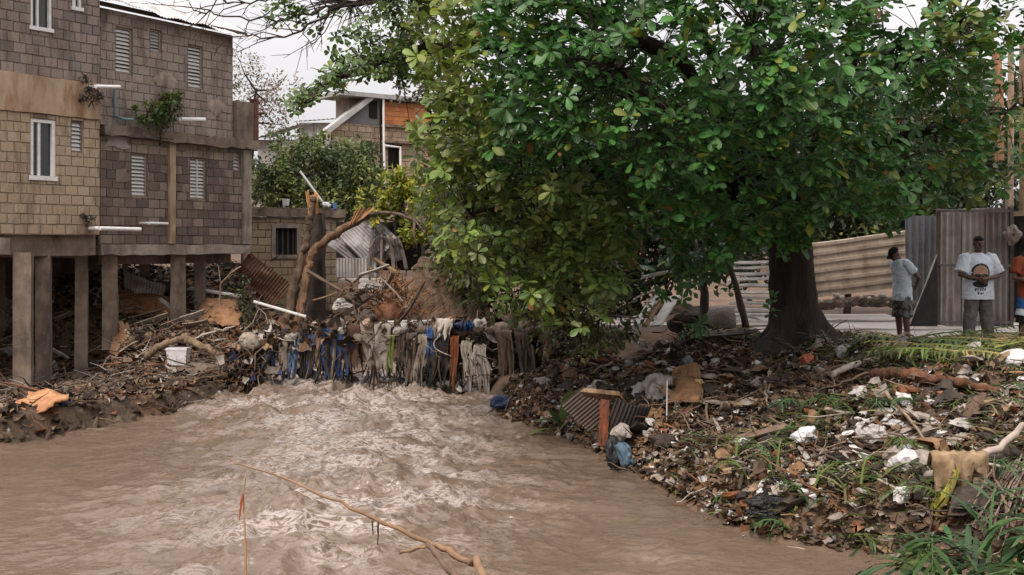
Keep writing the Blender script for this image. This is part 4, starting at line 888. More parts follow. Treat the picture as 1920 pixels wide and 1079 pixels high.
# wrecked tin shack
sh = thing('tin_shack', 'wrecked shack of crumpled grey tin sheets behind the yellow sapling', 'shack', tuple(P(705, 560, 29)))
subpart(sh, 'tin_sheet', tin_mb(P(690, 445, 28.6), (.75, .1, .75), (.5, -.3, -.7), 1.0, 1.2, col=(.36, .35, .36), crumple=.25, seed=2), M_metal)
subpart(sh, 'tin_sheet', tin_mb(P(660, 462, 28.9), (.6, .1, .8), (.6, -.2, -.5), .7, 1.1, col=(.24, .23, .24), crumple=.2, seed=3), M_metal)
subpart(sh, 'tin_sheet', tin_mb(P(722, 470, 28.4), (.9, .2, .3), (.3, -.4, .8), .8, .7, col=(.42, .4, .4), crumple=.3, seed=4), M_metal)
subpart(sh, 'tin_sheet', tin_mb(P(668, 502, 28.3), (1, .1, 0), (0, -.1, 1), 1.0, .5, col=(.45, .43, .42), seed=5), M_metal)
o = MB(); o.box(tuple(P(715, 462, 30)), (2.2, 1.2, 1.25)); subpart(sh, 'interior_shade', o, M_dark)  # solid black box painted as the shade inside the shack
o = MB().box(tuple(P(688, 526, 28)), (1.3, .7, .09), jit=.02, col=(.55, .52, .5)); subpart(sh, 'sill', o, M_attr)
for k in range(4): subpart(sh, 'rafter', plank_mb(P(700+16*k, 420+10*k, 28.5), P(690+24*k, 505, 28.2), .07, .06, (.16, .13, .11), 0, 4, k), M_wood)
# earthen wall, root ball, slab
o = MB(); Gd = np.array([[(PX(772, 27)+u*1.85, 27.2+.12*float(fbm(u*4, v*3, 0, 3, 4)), PZ(610, 27)-.3+v*(1.75-.55*abs(u-.2)+.18*math.sin(u*9))) for v in np.linspace(0, 1, 12)] for u in np.linspace(0, 1, 18)]); o.slab(Gd, -.35, (.28, .2, .15))
put('earth_wall', o, mat('earth_wall_mat', W1, (.6, .55, .5), .95, scale=3, attr=True, bump=.9, bscale=12, dist=.05, stain=(.08, .055, .04)), 'broken brown earth wall behind the blue cloth of the debris dam', 'wall')
lump('root_ball', 'orange brown torn root ball above the debris dam', 'roots', P(724, 588, 26), .36, (.2, .09, .05), 5, (1, .7, .75), M_scrap, .35, sub=4, smooth=True)
o = MB(); rr = np.random.default_rng(3)
for k in range(260):
    a = P(rr.normal(735, 32), rr.uniform(525, 612), 25.8+rr.uniform(0, .6)); e = Vector((rr.normal(0, .5), rr.normal(0, .2), rr.normal(.3, .4))); o.tube([a, a+e*.22+Vector((0, 0, .03)), a+e*.36+Vector(rr.normal(0, .12, 3))], [.017, .012, .004], 4, np.array((.42, .2, .09))*rr.uniform(.3, .9), caps=False)
o = put('root_tangle', o, M_wood, 'orange tangle of torn roots beside the root ball', 'roots'); o['kind'] = 'stuff'
plank('pale grey concrete slab lying above the beige cloths', P(722, 608, 23.2), P(800, 606, 23.4), .5, .1, (.42, .39, .37), seed=2, name='concrete_slab', cat='slab')
for k in range(16):
    a = P(rr.uniform(625, 770), rr.uniform(500, 600), rr.uniform(25.2, 27.6)); e = Vector((rr.normal(0, .6), rr.normal(0, .2), rr.normal(.1, .4))); plank('broken plank in the wreck heap in front of the tin shack', a, a+e*rr.uniform(.5, 1.1), rr.uniform(.05, .14), .03, np.array(((.4, .36, .33), (.16, .11, .08), (.28, .18, .11), (.09, .07, .06))[k % 4]), rr.uniform(0, 1.5), 40+k, group='planks before the tin shack')
for k in range(12):
    lump('cloth_wad', 'muddy wad in the wreck heap in front of the tin shack', 'cloth', P(rr.uniform(620, 720), rr.uniform(535, 605), rr.uniform(25, 26.5)), rr.uniform(.1, .22), np.array(((.3, .27, .25), (.1, .08, .065), (.17, .11, .075), (.5, .47, .45))[k % 4]), 140+k, (1, .7, .6), M_cloth, .5, group='wads before the tin shack')
# rust sheet, pipes and things on the low roof
tin('rust brown sheet leaning in front of the low house, left of the trunks', P(492, 525, 28), (.75, .1, -.62), (.5, -.2, .7), 1.3, .75, col=(.15, .075, .05), amp=.01, crumple=.1, seed=8)
def pipe(label, a, b, r0=.035, col=(.62, .6, .58), name='pipe', cat='pipe'):
    mb = MB(); a, b = np.array(tuple(a)), np.array(tuple(b)); mb.tube([a, (a+b)/2, b], r0, 10, col); mb.tube([b, b+(b-a)/np.linalg.norm(b-a)*.02], r0*1.18, 10, col); return put(name, mb, M_plastic, label, cat, smooth=False)
pipe('white pole leaning on the low house roof', P(563, 322, 31), P(604, 378, 30.6), .03)
pipe('white pole slanting down in front of the leaning trunks', P(476, 566, 25.4), P(572, 594, 25.2), .035)
pipe('white pipe lying behind the posts of the dark block house', P(356, 541, 27.6), P(450, 556, 27.2), .045)
def tub(label, px, py, d, r0, h, col):
    mb = MB(); c = P(px, py, d); n = 14; prof = [(r0*.8, 0), (r0, h), (r0*1.1, h), (r0*1.08, h+.02), (r0*.92, h+.02), (r0*.75, .03)]; V = [(c.x+a*math.cos(2*math.pi*k/n), c.y+a*math.sin(2*math.pi*k/n), c.z+z) for a, z in prof for k in range(n)]
    mb.add(V, [(i*n+k, i*n+(k+1) % n, (i+1)*n+(k+1) % n, (i+1)*n+k) for i in range(5) for k in range(n)]+[tuple(range(n-1, -1, -1)), tuple(range(5*n, 6*n))], col); return put('plastic_tub', mb, M_plastic, label, 'tub')
tub('white plastic tub standing on the low house roof', 536, 386, 31.0, .1, .16, (.7, .7, .72)); tub('small blue tub on the low house roof behind the trunks', 628, 393, 31.2, .06, .15, (.1, .2, .45))
lump('plastic_bag', 'crumpled white bag caught on the low house roof edge', 'bag', P(612, 384, 30.9), .14, (.6, .6, .62), 3)
branch('thin crooked bare sapling at the right end of the dark block house', [P(418, 600, 26.6), P(412, 560, 26.6), P(414, 535, 26.5), P(432, 515, 26.4), P(452, 500, 26.3)], .035, .012, (.35, .26, .2), 3, 8)
shrub('weed', 'sparse green vine in the wreckage at the corner of the dark block house', 'plant', [(455, 520, 26.8, .22, .6), (448, 555, 26.6, .25, .6), (462, 590, 26.4, .25, .5), (440, 580, 26.4, .2, .4)], .1, 1600, ((.09, .12, .03), (.06, .08, .03)), 41, [P(455, 620, 26.5), P(455, 570, 26.6), P(455, 510, 26.7)], .02)

# ---------------------------------------------------------------- the dam: a log across the river, hung with cloth
put('dam_log', stick_mb([P(440, 655, 23.2), P(520, 640, 22.6), P(640, 628, 22.2), P(780, 622, 22.1), P(900, 622, 22.0), P(1080, 610, 21.6)], .12, .08, 44, 3, (.16, .12, .095), 0, .02, sides=10), M_torn, 'long dark log spanning the river under the hanging clothes', 'log', smooth=True)
put('dam_log', stick_mb([P(470, 665, 22.9), P(620, 640, 22.5), P(800, 640, 22.4), P(1000, 640, 22.0)], .08, .05, 40, 13, (.12, .09, .07), 3, .03, sides=10), M_torn, 'second thinner log just below the long dark log', 'log', smooth=True)
DB = (.03, .06, .155); BG = (.34, .29, .25); BK = (.022, .022, .025)
for k, (xa, xb, yt, yb, c, lb, kw) in enumerate((
    (497, 523, 646, 692, (.03, .05, .12), 'dark blue ragged cloth at the left end of the dam', dict(rag=.3)),
    (524, 543, 640, 700, (.3, .25, .21), 'thin muddy beige rag right of the leftmost dark blue cloth', dict(rag=.3, narrow=.4)),
    (545, 563, 630, 688, (.09, .15, .26), 'faded light blue cloth left of the narrow black cloth', dict(rag=.2)),
    (560, 578, 628, 704, BK, 'narrow black cloth hanging between two blue ones', dict(rag=.25, narrow=.3)),
    (578, 593, 630, 680, (.05, .09, .22), 'small blue cloth right of the narrow black cloth', dict(rag=.1)),
    (592, 607, 626, 690, (.27, .19, .14), 'narrow tan rag left of the large blue cloth', dict(rag=.3)),
    (604, 651, 618, 692, DB, 'large bright blue cloth hanging in the middle of the dam', dict(fold=.04, rag=.15)),
    (651, 676, 612, 684, (.095, .052, .038), 'dark brown stiff cloth right of the large blue cloth', dict(fold=.006, nf=1, rag=.02)),
    (675, 698, 612, 692, (.31, .26, .23), 'beige towel left of the wider grey beige one', dict(fold=.02, nf=1.5)),
    (699, 731, 612, 708, (.36, .31, .28), 'wide grey beige towel hanging from the dam', dict(fold=.025, nf=1.5, narrow=.25)),
    (728, 740, 626, 696, (.15, .19, .05), 'thin yellow green cloth strip beside the grey beige towel', dict(rag=.1)),
    (742, 762, 622, 690, (.09, .075, .065), 'muddy dark rag right of the yellow green strip', dict(rag=.4, narrow=.4)),
    (764, 784, 626, 700, (.14, .11, .09), 'muddy brown rag in the middle right of the dam', dict(rag=.4, narrow=.3)),
    (783, 806, 634, 708, (.27, .23, .2), 'greyish brown shirt left of the black sack', dict(rag=.3)),
    (798, 818, 618, 672, (.05, .1, .24), 'small blue cloth tucked behind the black sack', dict()),
    (806, 845, 622, 712, (.025, .027, .03), 'big black sack cloth with pale cord right of the centre of the dam', dict(fold=.06, rag=.2)),
    (846, 864, 640, 724, (.2, .07, .035), 'orange red rag hanging low right of the black sack', dict(rag=.3, narrow=.4)),
    (849, 890, 606, 634, (.03, .08, .22), 'bright blue cloth thrown over the top of the dam', dict(fold=.03, rag=.15, narrow=.5)),
    (818, 850, 603, 622, (.5, .46, .42), 'muddy white cloth folded over the dam left of the bright blue one', dict(rag=.1)),
    (864, 886, 640, 708, (.36, .33, .28), 'pale rag under the bright blue cloth', dict(rag=.3)),
    (888, 912, 648, 712, (.4, .36, .33), 'torn pale sheet near the right end of the dam', dict(rag=.4)),
    (930, 960, 626, 690, (.2, .15, .12), 'muddy brown rag under the hanging vines', dict(rag=.4)),
    (965, 990, 630, 700, (.09, .07, .06), 'dark muddy rag under the hanging vines', dict(rag=.4)),
    (1022, 1046, 602, 664, (.36, .24, .16), 'tan bundle hanging at the right end of the dam', dict(fold=.05, rag=.1, narrow=.3)))):
    drape(lb, xa, xb, yt, yb, 22.05 - .012*k + (.25 if xa > 900 else 0) - (.3 if xa > 900 else 0), c, 60 + k, **kw)
cord = MB(); cord.tube(curve([P(835, 622, 21.8), P(815, 640, 21.75), P(818, 655, 21.7), P(845, 668, 21.75)], 14, 0), .012, 5, (.5, .47, .43)); put('cord', cord, M_cloth, 'pale cord looped over the black sack', 'cord')
# roots, ribbons and strands hanging under the dam into the current
o = MB(); rr = np.random.default_rng(11)
cl = [515, 600, 612, 640, 655, 700, 760, 770, 785, 800, 810, 820, 845, 855, 900, 930, 960, 985, 1010]
for k in range(150):
    x = rr.choice(cl) + rr.normal(0, 11); yb = rr.uniform(670, 752); yt = rr.uniform(630, 670); d = 22 + rr.uniform(-.15, .35); a, c = P(x, yt, d), P(x + rr.normal(0, 17), yb, d - .1)
    mid = (a+c)/2 + Vector((rr.normal(0, .07), rr.normal(0, .05), 0)); col = np.array(((.06, .045, .035), (.12, .085, .06), (.035, .03, .028), (.22, .18, .15), (.3, .27, .24))[rr.choice(5, p=[.35, .3, .2, .1, .05])])
    o.tube([a, mid, c], [.022, .018, .006] if rr.uniform() < .5 else [.04, .03, .01], 4, col, caps=False)
for k in range(60):
    x = rr.uniform(590, 910); d = 22 + rr.uniform(-.1, .2); a = P(x, rr.uniform(690, 740), d); c = a + Vector((rr.normal(0, .3), rr.normal(0, .1), rr.normal(-.05, .18))); o.tube([a, (a+c)/2+Vector((0, 0, -.06)), c], [.016, .013, .005], 4, (.06, .045, .035), caps=False)
o = put('hanging_strands', o, M_wood, 'dark roots and ribbons dangling from the dam into the water', 'roots'); o['kind'] = 'stuff'
# wads along the top of the dam
for k, (px, py, s, c, lb) in enumerate(((470, 640, .24, (.2, .19, .19), 'grey stone block at the left end of the dam'), (640, 622, .12, (.5, .47, .44), 'white wad on the dam above the large blue cloth'), (690, 608, .14, (.42, .3, .22), 'tan wad on the dam above the beige towels'), (752, 618, .16, (.4, .38, .36), 'grey white wad on top of the dam right of the green strip'), (770, 632, .15, (.09, .08, .08), 'black wad on the dam right of the centre'), (838, 604, .12, (.55, .3, .15), 'orange wad on the dam beside the bright blue cloth'), (895, 612, .16, (.5, .47, .43), 'pale wad right of the bright blue cloth'), (940, 618, .2, (.3, .24, .2), 'beige wad under the vines on the dam'), (985, 612, .2, (.22, .18, .16), 'brown wad at the right part of the dam'), (545, 632, .12, (.4, .36, .33), 'pale wad above the faded blue cloth'))):
    lump('stone_block' if k == 0 else 'cloth_wad', lb, 'stone' if k == 0 else 'cloth', P(px, py, 21.95), s, c, 20+k, (1, .8, .7), M_cloth if k else M_conc, .3 if k else .12)

# ---------------------------------------------------------------- left bank
tin('pale corrugated sheet lying behind the posts under the dark block house', P(270, 540, 27.5), (.9, .1, -.38), (.25, -.6, .55), 1.0, .7, col=(.5, .5, .5), crumple=.1, seed=21)
tin('grey corrugated sheet lower right of the pale sheet under the house', P(322, 548, 27.9), (.9, 0, -.3), (.2, -.6, .5), .8, .6, col=(.26, .26, .27), crumple=.12, seed=22)
def mound(label, name, cat, pts, col, m, seed, thick=.04, amp=.06, n=(14, 9)):
    """a slumped sheet of earth or matting between four corners"""
    a, b, c, d = [np.array(tuple(p)) for p in pts]; Gd = np.zeros((*n, 3))
    for i, u in enumerate(np.linspace(0, 1, n[0])):
        for j, v in enumerate(np.linspace(0, 1, n[1])):
            e = .1*float(fbm(u*4+seed, v*4, 0, 2, seed)); Gd[i, j] = (a*(1-u)+b*u)*(1-v)+(d*(1-u)+c*u)*v + np.array((e, 0, amp*float(fbm(u*5+seed, v*5, 0, 3, seed+3)) + amp*math.sin(math.pi*u)*math.sin(math.pi*v)*2))
    return put(name, MB().slab(Gd, -thick, col), m, label, cat, smooth=True)
M_clay = mat('orange_clay', W1, (.6, .5, .42), .95, scale=5, attr=True, bump=.9, bscale=18, dist=.04)
mound('slump of orange clay under the dark block house', 'clay_heap', 'clay', (P(222, 588, 27), P(345, 604, 26.2), P(345, 560, 27.6), P(225, 545, 28)), (.42, .22, .11), M_clay, 3)
mound('narrow orange clay fall beside the second row of posts', 'clay_heap', 'clay', (P(205, 690, 24), P(262, 700, 23.6), P(238, 610, 25), P(212, 600, 25.2)), (.33, .19, .11), M_clay, 5)
mound('orange brown clay right of the thin post', 'clay_heap', 'clay', (P(370, 612, 26), P(450, 612, 25.8), P(445, 565, 27.2), P(385, 560, 27.4)), (.36, .2, .11), M_clay, 7)
bx = MB(); c = P(335, 684, 22.8); V = []
for z, s in ((0, .9), (.28, 1.0), (.3, 1.05), (.34, 1.05), (.345, .95)):
    V += [(c.x+sx*.2*s, c.y+sy*.16*s, c.z+z) for sx, sy in ((-1,-1),(1,-1),(1,1),(-1,1))]
bx.add(V, [(i*4+k, i*4+(k+1) % 4, i*4+4+(k+1) % 4, i*4+4+k) for i in range(4) for k in range(4)]+[(3,2,1,0), (16,17,18,19)], (.66, .64, .66)); put('cooler_box', bx, M_plastic, 'white plastic box standing on the broken concrete lump', 'box')
o = MB(); cc = P(360, 722, 22.6); Gd = []
lump('concrete_lump', 'big broken brown concrete lump at the water under the white box', 'concrete', P(362, 715, 22.6), .78, (.5, .42, .36), 8, (1.0, .62, .42), mat('rough_conc', (.2, .15, .115), (.1, .075, .06), .95, scale=5, bump=.9, bscale=16, dist=.04), .16, rz=0)
lump('concrete_lump', 'dark square concrete lump at the left end of the dam in the water', 'concrete', P(462, 735, 22.4), .3, (.5, .4, .36), 9, (1.2, .9, .7), MATS['rough_conc'], .12, rz=.2)
branch('thick beige driftwood arching over the white box', [P(275, 672, 23.0), P(298, 650, 22.9), P(335, 636, 22.8), P(352, 628, 22.8)], .08, .05, (.3, .21, .14), 2, 4, 'driftwood', m=M_torn)
branch('thick beige driftwood sloping right from above the white box', [P(340, 632, 22.9), P(375, 648, 22.6), P(405, 662, 22.5), P(420, 676, 22.4)], .085, .05, (.34, .24, .15), 1, 6, 'driftwood', m=M_torn)
branch('long thin pale branch above the white box reaching right', [P(352, 640, 23.4), P(400, 622, 23.6), P(440, 612, 23.8)], .03, .02, (.4, .34, .29), 1, 7)
rr = np.random.default_rng(17)
PL = [((205, 590), (262, 575)), ((215, 606), (300, 582)), ((240, 615), (315, 590)), ((330, 590), (300, 560)), ((340, 600), (385, 585)), ((345, 610), (390, 602)), ((255, 572), (300, 600)), ((405, 590), (450, 606)), ((400, 640), (440, 630)), ((420, 655), (470, 640)), ((100, 600), (138, 585)), ((98, 655), (128, 672)), ((100, 680), (115, 702)), ((10, 560), (50, 590)), ((225, 660), (258, 640))]
for k, (a, b_) in enumerate(PL):
    da = float(hits(a[0], a[1]+8)[0][1]) - .3; plank('weathered loose plank in the wreckage under the block houses', P(*a, da), P(*b_, da + rr.uniform(-.1, .5)), rr.uniform(.07, .16), .03, np.array(((.42, .38, .34), (.25, .2, .16), (.34, .27, .2), (.5, .47, .44))[k % 4]), rr.uniform(0, 1), k, group='planks under the block houses')
for k in range(46):
    px, py = (rr.uniform(190, 480), rr.uniform(500, 730)) if k % 3 else (rr.uniform(0, 185), rr.uniform(520, 720)); p = G(px, py); e = Vector((rr.normal(0, .6), rr.normal(0, .3), rr.normal(.15, .25))); L_ = rr.uniform(.5, 1.2)
    branch('loose brown branch in the wreckage under the block houses', [p + Vector((0, -.1, .05)), p + e*L_*.5 + Vector((0, -.1, .12)), p + e*L_ + Vector((0, -.15, .1))], rr.uniform(.015, .035), .006, np.array(((.16, .11, .08), (.3, .24, .19), (.1, .075, .06), (.42, .37, .33))[int(rr.choice(4, p=[.4, .2, .3, .1]))]), 2, 300+k, group='branches under the block houses')
mat_o = MB(); c = G(76, 765); Gd = np.array([[(c.x+u*.33+.04*math.sin(v*3), c.y+v*.3, c.z+.1+.05*math.sin(u*3.5+v*2)+.06*float(fbm(u*2+9, v*2, 0, 2, 4))+.12*v) for v in np.linspace(-1, 1, 10)] for u in np.linspace(-1, 1, 12)]); mat_o.slab(Gd, -.03, (.52, .27, .14)); put('foam_mat', mat_o, M_clay, 'orange foam mat lying on the ledge below the tall posts', 'mat', smooth=True)
lump('plastic_bag', 'small dark blue bag on the ledge beside the orange mat', 'bag', G(118, 762) + Vector((0, 0, .06)), .1, (.04, .08, .22), 4)
# ledge of stones and earth along the left shore
M_stone = mat('stone', (.17, .125, .09), (.08, .06, .045), .92, scale=4, bump=.8, bscale=20, dist=.02, objrand=.35)
STN = []
for k in range(6):
    bm = lump_mesh(40+k, (1, .8, .55), .4, 2); me = bpy.data.meshes.new('stone'); bm.to_mesh(me); bm.free(); me.materials.append(M_stone); STN.append(me)
seg = LSH[4:12]; cum = np.concatenate([[0], np.cumsum(np.linalg.norm(np.diff(seg, axis=0), axis=1))])
for k in range(120):
    t = rr.uniform(0, cum[-1]*.97); x = np.interp(t, cum, seg[:, 0]) - rr.uniform(-.06, .3); y = np.interp(t, cum, seg[:, 1]) + rr.normal(0, .05); s = rr.uniform(.05, .14)
    o = link('stone', STN[k % 6], None, 'rough brown stone in the ledge along the left shore', 'stone', 'stones along the left shore'); o.location = (x, y, max(gz(x, y), .0) * rr.uniform(.2, .85) + rr.uniform(-.05, .02)); o.scale = (s*rr.uniform(.8, 1.5), s, s*rr.uniform(.7, 1.1)); o.rotation_euler = tuple(rr.uniform(0, 6, 3)); v = rr.uniform(.6, 1.3); o.color = (v, v*rr.uniform(.85, 1), v*rr.uniform(.75, 1), 1)
# ================================================================ litter: masses of small pieces
def right_pts(n, seed, ymin=9.6, ymax=20.5, x0=-.6, x1=9.5, dmax=5.6):
    rr = np.random.default_rng(seed); o = np.zeros((0, 2))
    while len(o) < n:
        x = rr.uniform(x0, x1, n*3); y = rr.uniform(ymin, ymax, n*3); xr = np.interp(y, RSH[:, 1], RSH[:, 0]); dr = dist_poly(x, y, RSH); px = x/y*F+960
        k = (x > xr-.05) & (dr < dmax) & (px < 2050); o = np.concatenate([o, np.stack([x[k], y[k]], 1)])
    return o[:n]
def left_pts(n, seed):
    rr = np.random.default_rng(seed); o = np.zeros((0, 2))
    while len(o) < n:
        x = rr.uniform(-12, -4.8, n*3); y = rr.uniform(17, 31, n*3); xl = np.interp(y, LSH[:, 1], LSH[:, 0]); px = x/y*F+960; k = (x < xl+.02) & (px > -40); o = np.concatenate([o, np.stack([x[k], y[k]], 1)])
    return o[:n]
def dam_pts(n, seed):
    rr = np.random.default_rng(seed); x = rr.uniform(-6, 3, n); y = rr.uniform(23, 30, n); return np.stack([x, y], 1)[(np.interp(y, RSH[:, 1], RSH[:, 0]) < x) | (y > 27.5)]
def sheet_t(seed, a=4, b=3, cr=.35):
    rr = np.random.default_rng(seed); V = np.array([(u*2-1+rr.normal(0, .12), (v*2-1)*.7+rr.normal(0, .12), rr.normal(0, cr)) for u in np.linspace(0, 1, a) for v in np.linspace(0, 1, b)]); return V, np.array([(i*b+j, (i+1)*b+j, (i+1)*b+j+1, i*b+j+1) for i in range(a-1) for j in range(b-1)])
BV = np.array([(0, -.05, 0), (0, .05, 0), (.35, -.055, .1), (.35, .055, .1), (.7, -.04, .06), (.7, .04, .06), (1, 0, -.06)]); BF = np.array([(0, 2, 3, 1), (2, 4, 5, 3)]); BF3 = np.array([(4, 6, 5)])
def litter(name, label, cat, pts, tv, tf, size, pal, seed, m, lift=.03, tilt=.6, parent=None, flatdir=None):
    rr = np.random.default_rng(seed); n = len(pts); z = terrain(pts[:, 0], pts[:, 1]); pos = np.stack([pts[:, 0], pts[:, 1], np.maximum(z, -.02) + rr.uniform(-.2, 1, n)*lift], 1)
    a = rr.uniform(0, 6.283, n); Xd = np.stack([np.cos(a), np.sin(a), rr.normal(0, tilt*.5, n)], 1); up = rr.normal(0, tilt, (n, 3)); up[:, 2] += 1; R1 = frames(Xd, up); pal = np.array(pal); wts = pal[:, 3]/pal[:, 3].sum()
    col = pal[rr.choice(len(pal), n, p=wts), :3] * rr.uniform(.6, 1.3, (n, 1)); s = size[0] + (size[1]-size[0])*rr.uniform(0, 1, n)**2.2; Vs, Fs, Cs = [], [], []; k0 = 0
    for k in range(len(tv)):
        q = np.arange(n) % len(tv) == k; V, Fc, Cc, _ = scatter(tv[k], tf[k], pos[q], R1[q], s[q], np.clip(col[q], .004, .8)); Vs.append(V); Fs.append(Fc + k0); Cs.append(Cc); k0 += len(V)
    by = {}
    for f in Fs: by.setdefault(f.shape[1], []).append(f)
    me = mesh_np(name, np.concatenate(Vs), [np.concatenate(v) for v in by.values()], np.concatenate(Cs)); me.materials.append(m); o = link(name, me, None, label, cat, kind='stuff'); return o
SH = [sheet_t(k) for k in range(6)]; STV = [s[0] for s in SH]; STF = [s[1] for s in SH]
MUDP = [(.11, .072, .05, 5), (.2, .135, .09, 4), (.045, .034, .028, 4), (.29, .19, .12, 2.4), (.24, .1, .05, 1.3), (.34, .29, .25, 1.6)]
litter('muddy_litter', 'muddy brown scraps covering the right bank', 'litter', right_pts(24000, 1), STV, STF, (.018, .085), MUDP, 2, M_scrap, .09)
litter('muddy_litter', 'muddy brown scraps under the block houses', 'litter', np.concatenate([left_pts(6500, 3), dam_pts(2200, 4)]), STV, STF, (.03, .13), MUDP + [(.28, .16, .09, 1), (.3, .27, .25, .8)], 5, M_scrap, .09)
def white_field(n, seed):
    p = right_pts(n*4, seed); k = np.random.default_rng(seed).uniform(size=len(p)) < .15 + .85*sstep(.45, .7, vnoise(p[:, 0]*.9, p[:, 1]*.9, 0, 33)); return p[k][:n]
litter('plastic_litter', 'small pale bits of plastic strewn over the right bank', 'litter', white_field(5000, 6), STV, STF, (.013, .055), [(.6, .57, .55, 5), (.42, .38, .35, 4), (.3, .26, .23, 3), (.1, .17, .28, .4), (.5, .2, .08, .4), (.5, .4, .25, 1)], 7, M_plastic, .11)
def tubes_t(seed):
    rr = np.random.default_rng(seed); b = MB(); b.tube([(0, 0, 0), (.35, rr.normal(0, .05), rr.normal(0, .04)), (.7, rr.normal(0, .07), rr.normal(0, .05)), (1, rr.normal(0, .1), rr.normal(0, .06))], [.02, .018, .014, .006], 4, caps=False); return np.concatenate(b.v), np.array(b.f)
TT = [tubes_t(k) for k in range(6)]
TWP = [(.14, .095, .065, 4), (.24, .18, .13, 2), (.07, .05, .04, 4), (.38, .32, .27, 1), (.24, .1, .05, 1)]
litter('twig_litter', 'twigs strewn through the debris of the right bank', 'litter', right_pts(3600, 8), [t[0] for t in TT], [t[1] for t in TT], (.1, .6), TWP, 9, M_wood, .14, .45)
litter('twig_litter', 'twigs strewn through the wreckage under the block houses', 'litter', np.concatenate([left_pts(2400, 10), dam_pts(1100, 11)]), [t[0] for t in TT], [t[1] for t in TT], (.2, 1.0), TWP + [(.45, .42, .4, .7)], 12, M_wood, .2, .5)
def grass_field(n, seed):
    p = right_pts(n*5, seed); px = p[:, 0]/p[:, 1]*F+960; z = terrain(p[:, 0], p[:, 1]); py = HOR-(z-CAMZ)/p[:, 1]*F; rr = np.random.default_rng(seed)
    wt = .04 + 1.2*np.exp(-((px-1810)/190)**2-((py-672)/34)**2) + .75*sstep(.5, .68, vnoise(p[:, 0]*.8, p[:, 1]*.8, 0, 55))*sstep(1150, 1400, px); k = rr.uniform(size=len(p)) < wt; return p[k][:n]
litter('grass_litter', 'flattened green and straw grass blades on the right bank', 'grass', grass_field(7500, 13), [BV*np.array((1, .45, 1))]*2, [BF, BF], (.15, .55), [(.07, .11, .025, 4), (.11, .14, .035, 3), (.24, .2, .09, 2.2), (.04, .065, .02, 2), (.3, .17, .08, .6)], 14, M_leaf_s, .13, .5)
litter('grass_litter', 'small green weeds between the stones of the left ledge', 'grass', left_pts(900, 15), [BV]*2, [BF, BF], (.12, .3), [(.07, .1, .03, 3), (.14, .14, .05, 1)], 16, M_leaf_s, .1, .7)
# stones and clods near the right shore
litter('clod_litter', 'brown clods and leaves along the right shore', 'litter', right_pts(1500, 18, dmax=1.2), STV, STF, (.03, .09), [(.3, .17, .09, 2), (.16, .1, .06, 3), (.4, .25, .13, 1)], 19, M_scrap, .05)

def litter3(name, label, cat, pos, tv, tf, size, pal, seed, m, tilt=.9):
    t0 = terrain; n = len(pos); globals()['terrain'] = lambda x, y: pos[:, 2]; o = litter(name, label, cat, pos[:, :2], tv, tf, size, pal, seed, m, .001, tilt); globals()['terrain'] = t0; return o
def dam_cloud(n, seed):
    rr = np.random.default_rng(seed); px = np.concatenate([rr.uniform(440, 1090, n//3), rr.normal(985, 60, n//3), rr.normal(462, 22, n - 2*(n//3))]); u = rr.uniform(size=n); low = (px > 900) | (px < 500)
    z = np.where(low, 1.35*u**.8 + .05, 1.05 + .5*u*u); y = 22.1 + rr.normal(0, .16, n) + np.where(low, .1, 0); z = z - .12*np.abs((px-760)/330); return np.stack([(px-960)/F*y, y, z], 1)
litter3('dam_litter', 'scraps and rags caught along the debris dam', 'litter', dam_cloud(2000, 21), STV, STF, (.03, .14), MUDP + [(.5, .46, .43, 2.2), (.04, .07, .16, .3)], 22, M_scrap)
def dam_hang(n, seed):
    rr = np.random.default_rng(seed); px = rr.choice([515, 560, 610, 650, 700, 765, 815, 850, 900, 950, 1000], n) + rr.normal(0, 16, n); y = 21.95 + rr.normal(0, .12, n); z = rr.uniform(.1, 1.3, n); return np.stack([(px-960)/F*y, y, z], 1)
litter3('dam_litter', 'small rags snagged low on the debris dam above the water', 'litter', dam_hang(110, 31), STV, STF, (.04, .16), [(.1, .075, .06, 4), (.045, .038, .034, 4), (.25, .21, .18, 2), (.04, .08, .2, 1), (.42, .38, .35, 1)], 32, M_scrap, 1.6)
litter3('dam_twigs', 'twigs and roots caught along the debris dam', 'litter', dam_cloud(1100, 23), [t[0] for t in TT], [t[1] for t in TT], (.2, .8), TWP, 24, M_wood, 1.4)
# ================================================================ countable pieces on the right bank
rr = np.random.default_rng(77)
def variants(n, sq, col, m, rough): return [lump_data(200+k*3, sq, np.array(col)*(.85+.08*k), m, rough, 2) for k in range(n)]
KINDS = (('plastic_bag', 'crumpled white plastic scrap among the debris on the right bank', 'plastic', 'white plastic scraps on the right bank', variants(5, (1, .75, .5), (.6, .58, .57), M_plastic, .55), 150, (.03, .095)),
         ('plastic_bag', 'crumpled grey beige plastic scrap among the debris on the right bank', 'plastic', 'grey beige plastic scraps on the right bank', variants(4, (1, .7, .45), (.36, .31, .27), M_plastic, .55), 90, (.04, .13)),
         ('rag', 'muddy dark rag half buried in the right bank debris', 'rag', 'dark rags on the right bank', variants(4, (1, .7, .4), (.06, .05, .045), M_cloth, .5), 50, (.08, .22)),
         ('rag', 'reddish brown rag in the right bank debris', 'rag', 'reddish rags on the right bank', variants(3, (1, .6, .4), (.25, .1, .05), M_cloth, .5), 24, (.06, .16)))
CL = [((1660, 800), (70, 22), .3), ((1790, 725), (70, 10), .1), ((1750, 840), (50, 20), .12), ((1500, 690), (130, 25), .14), ((1400, 700), (150, 30), .12), ((1480, 930), (90, 30), .1), ((1300, 780), (90, 40), .12)]
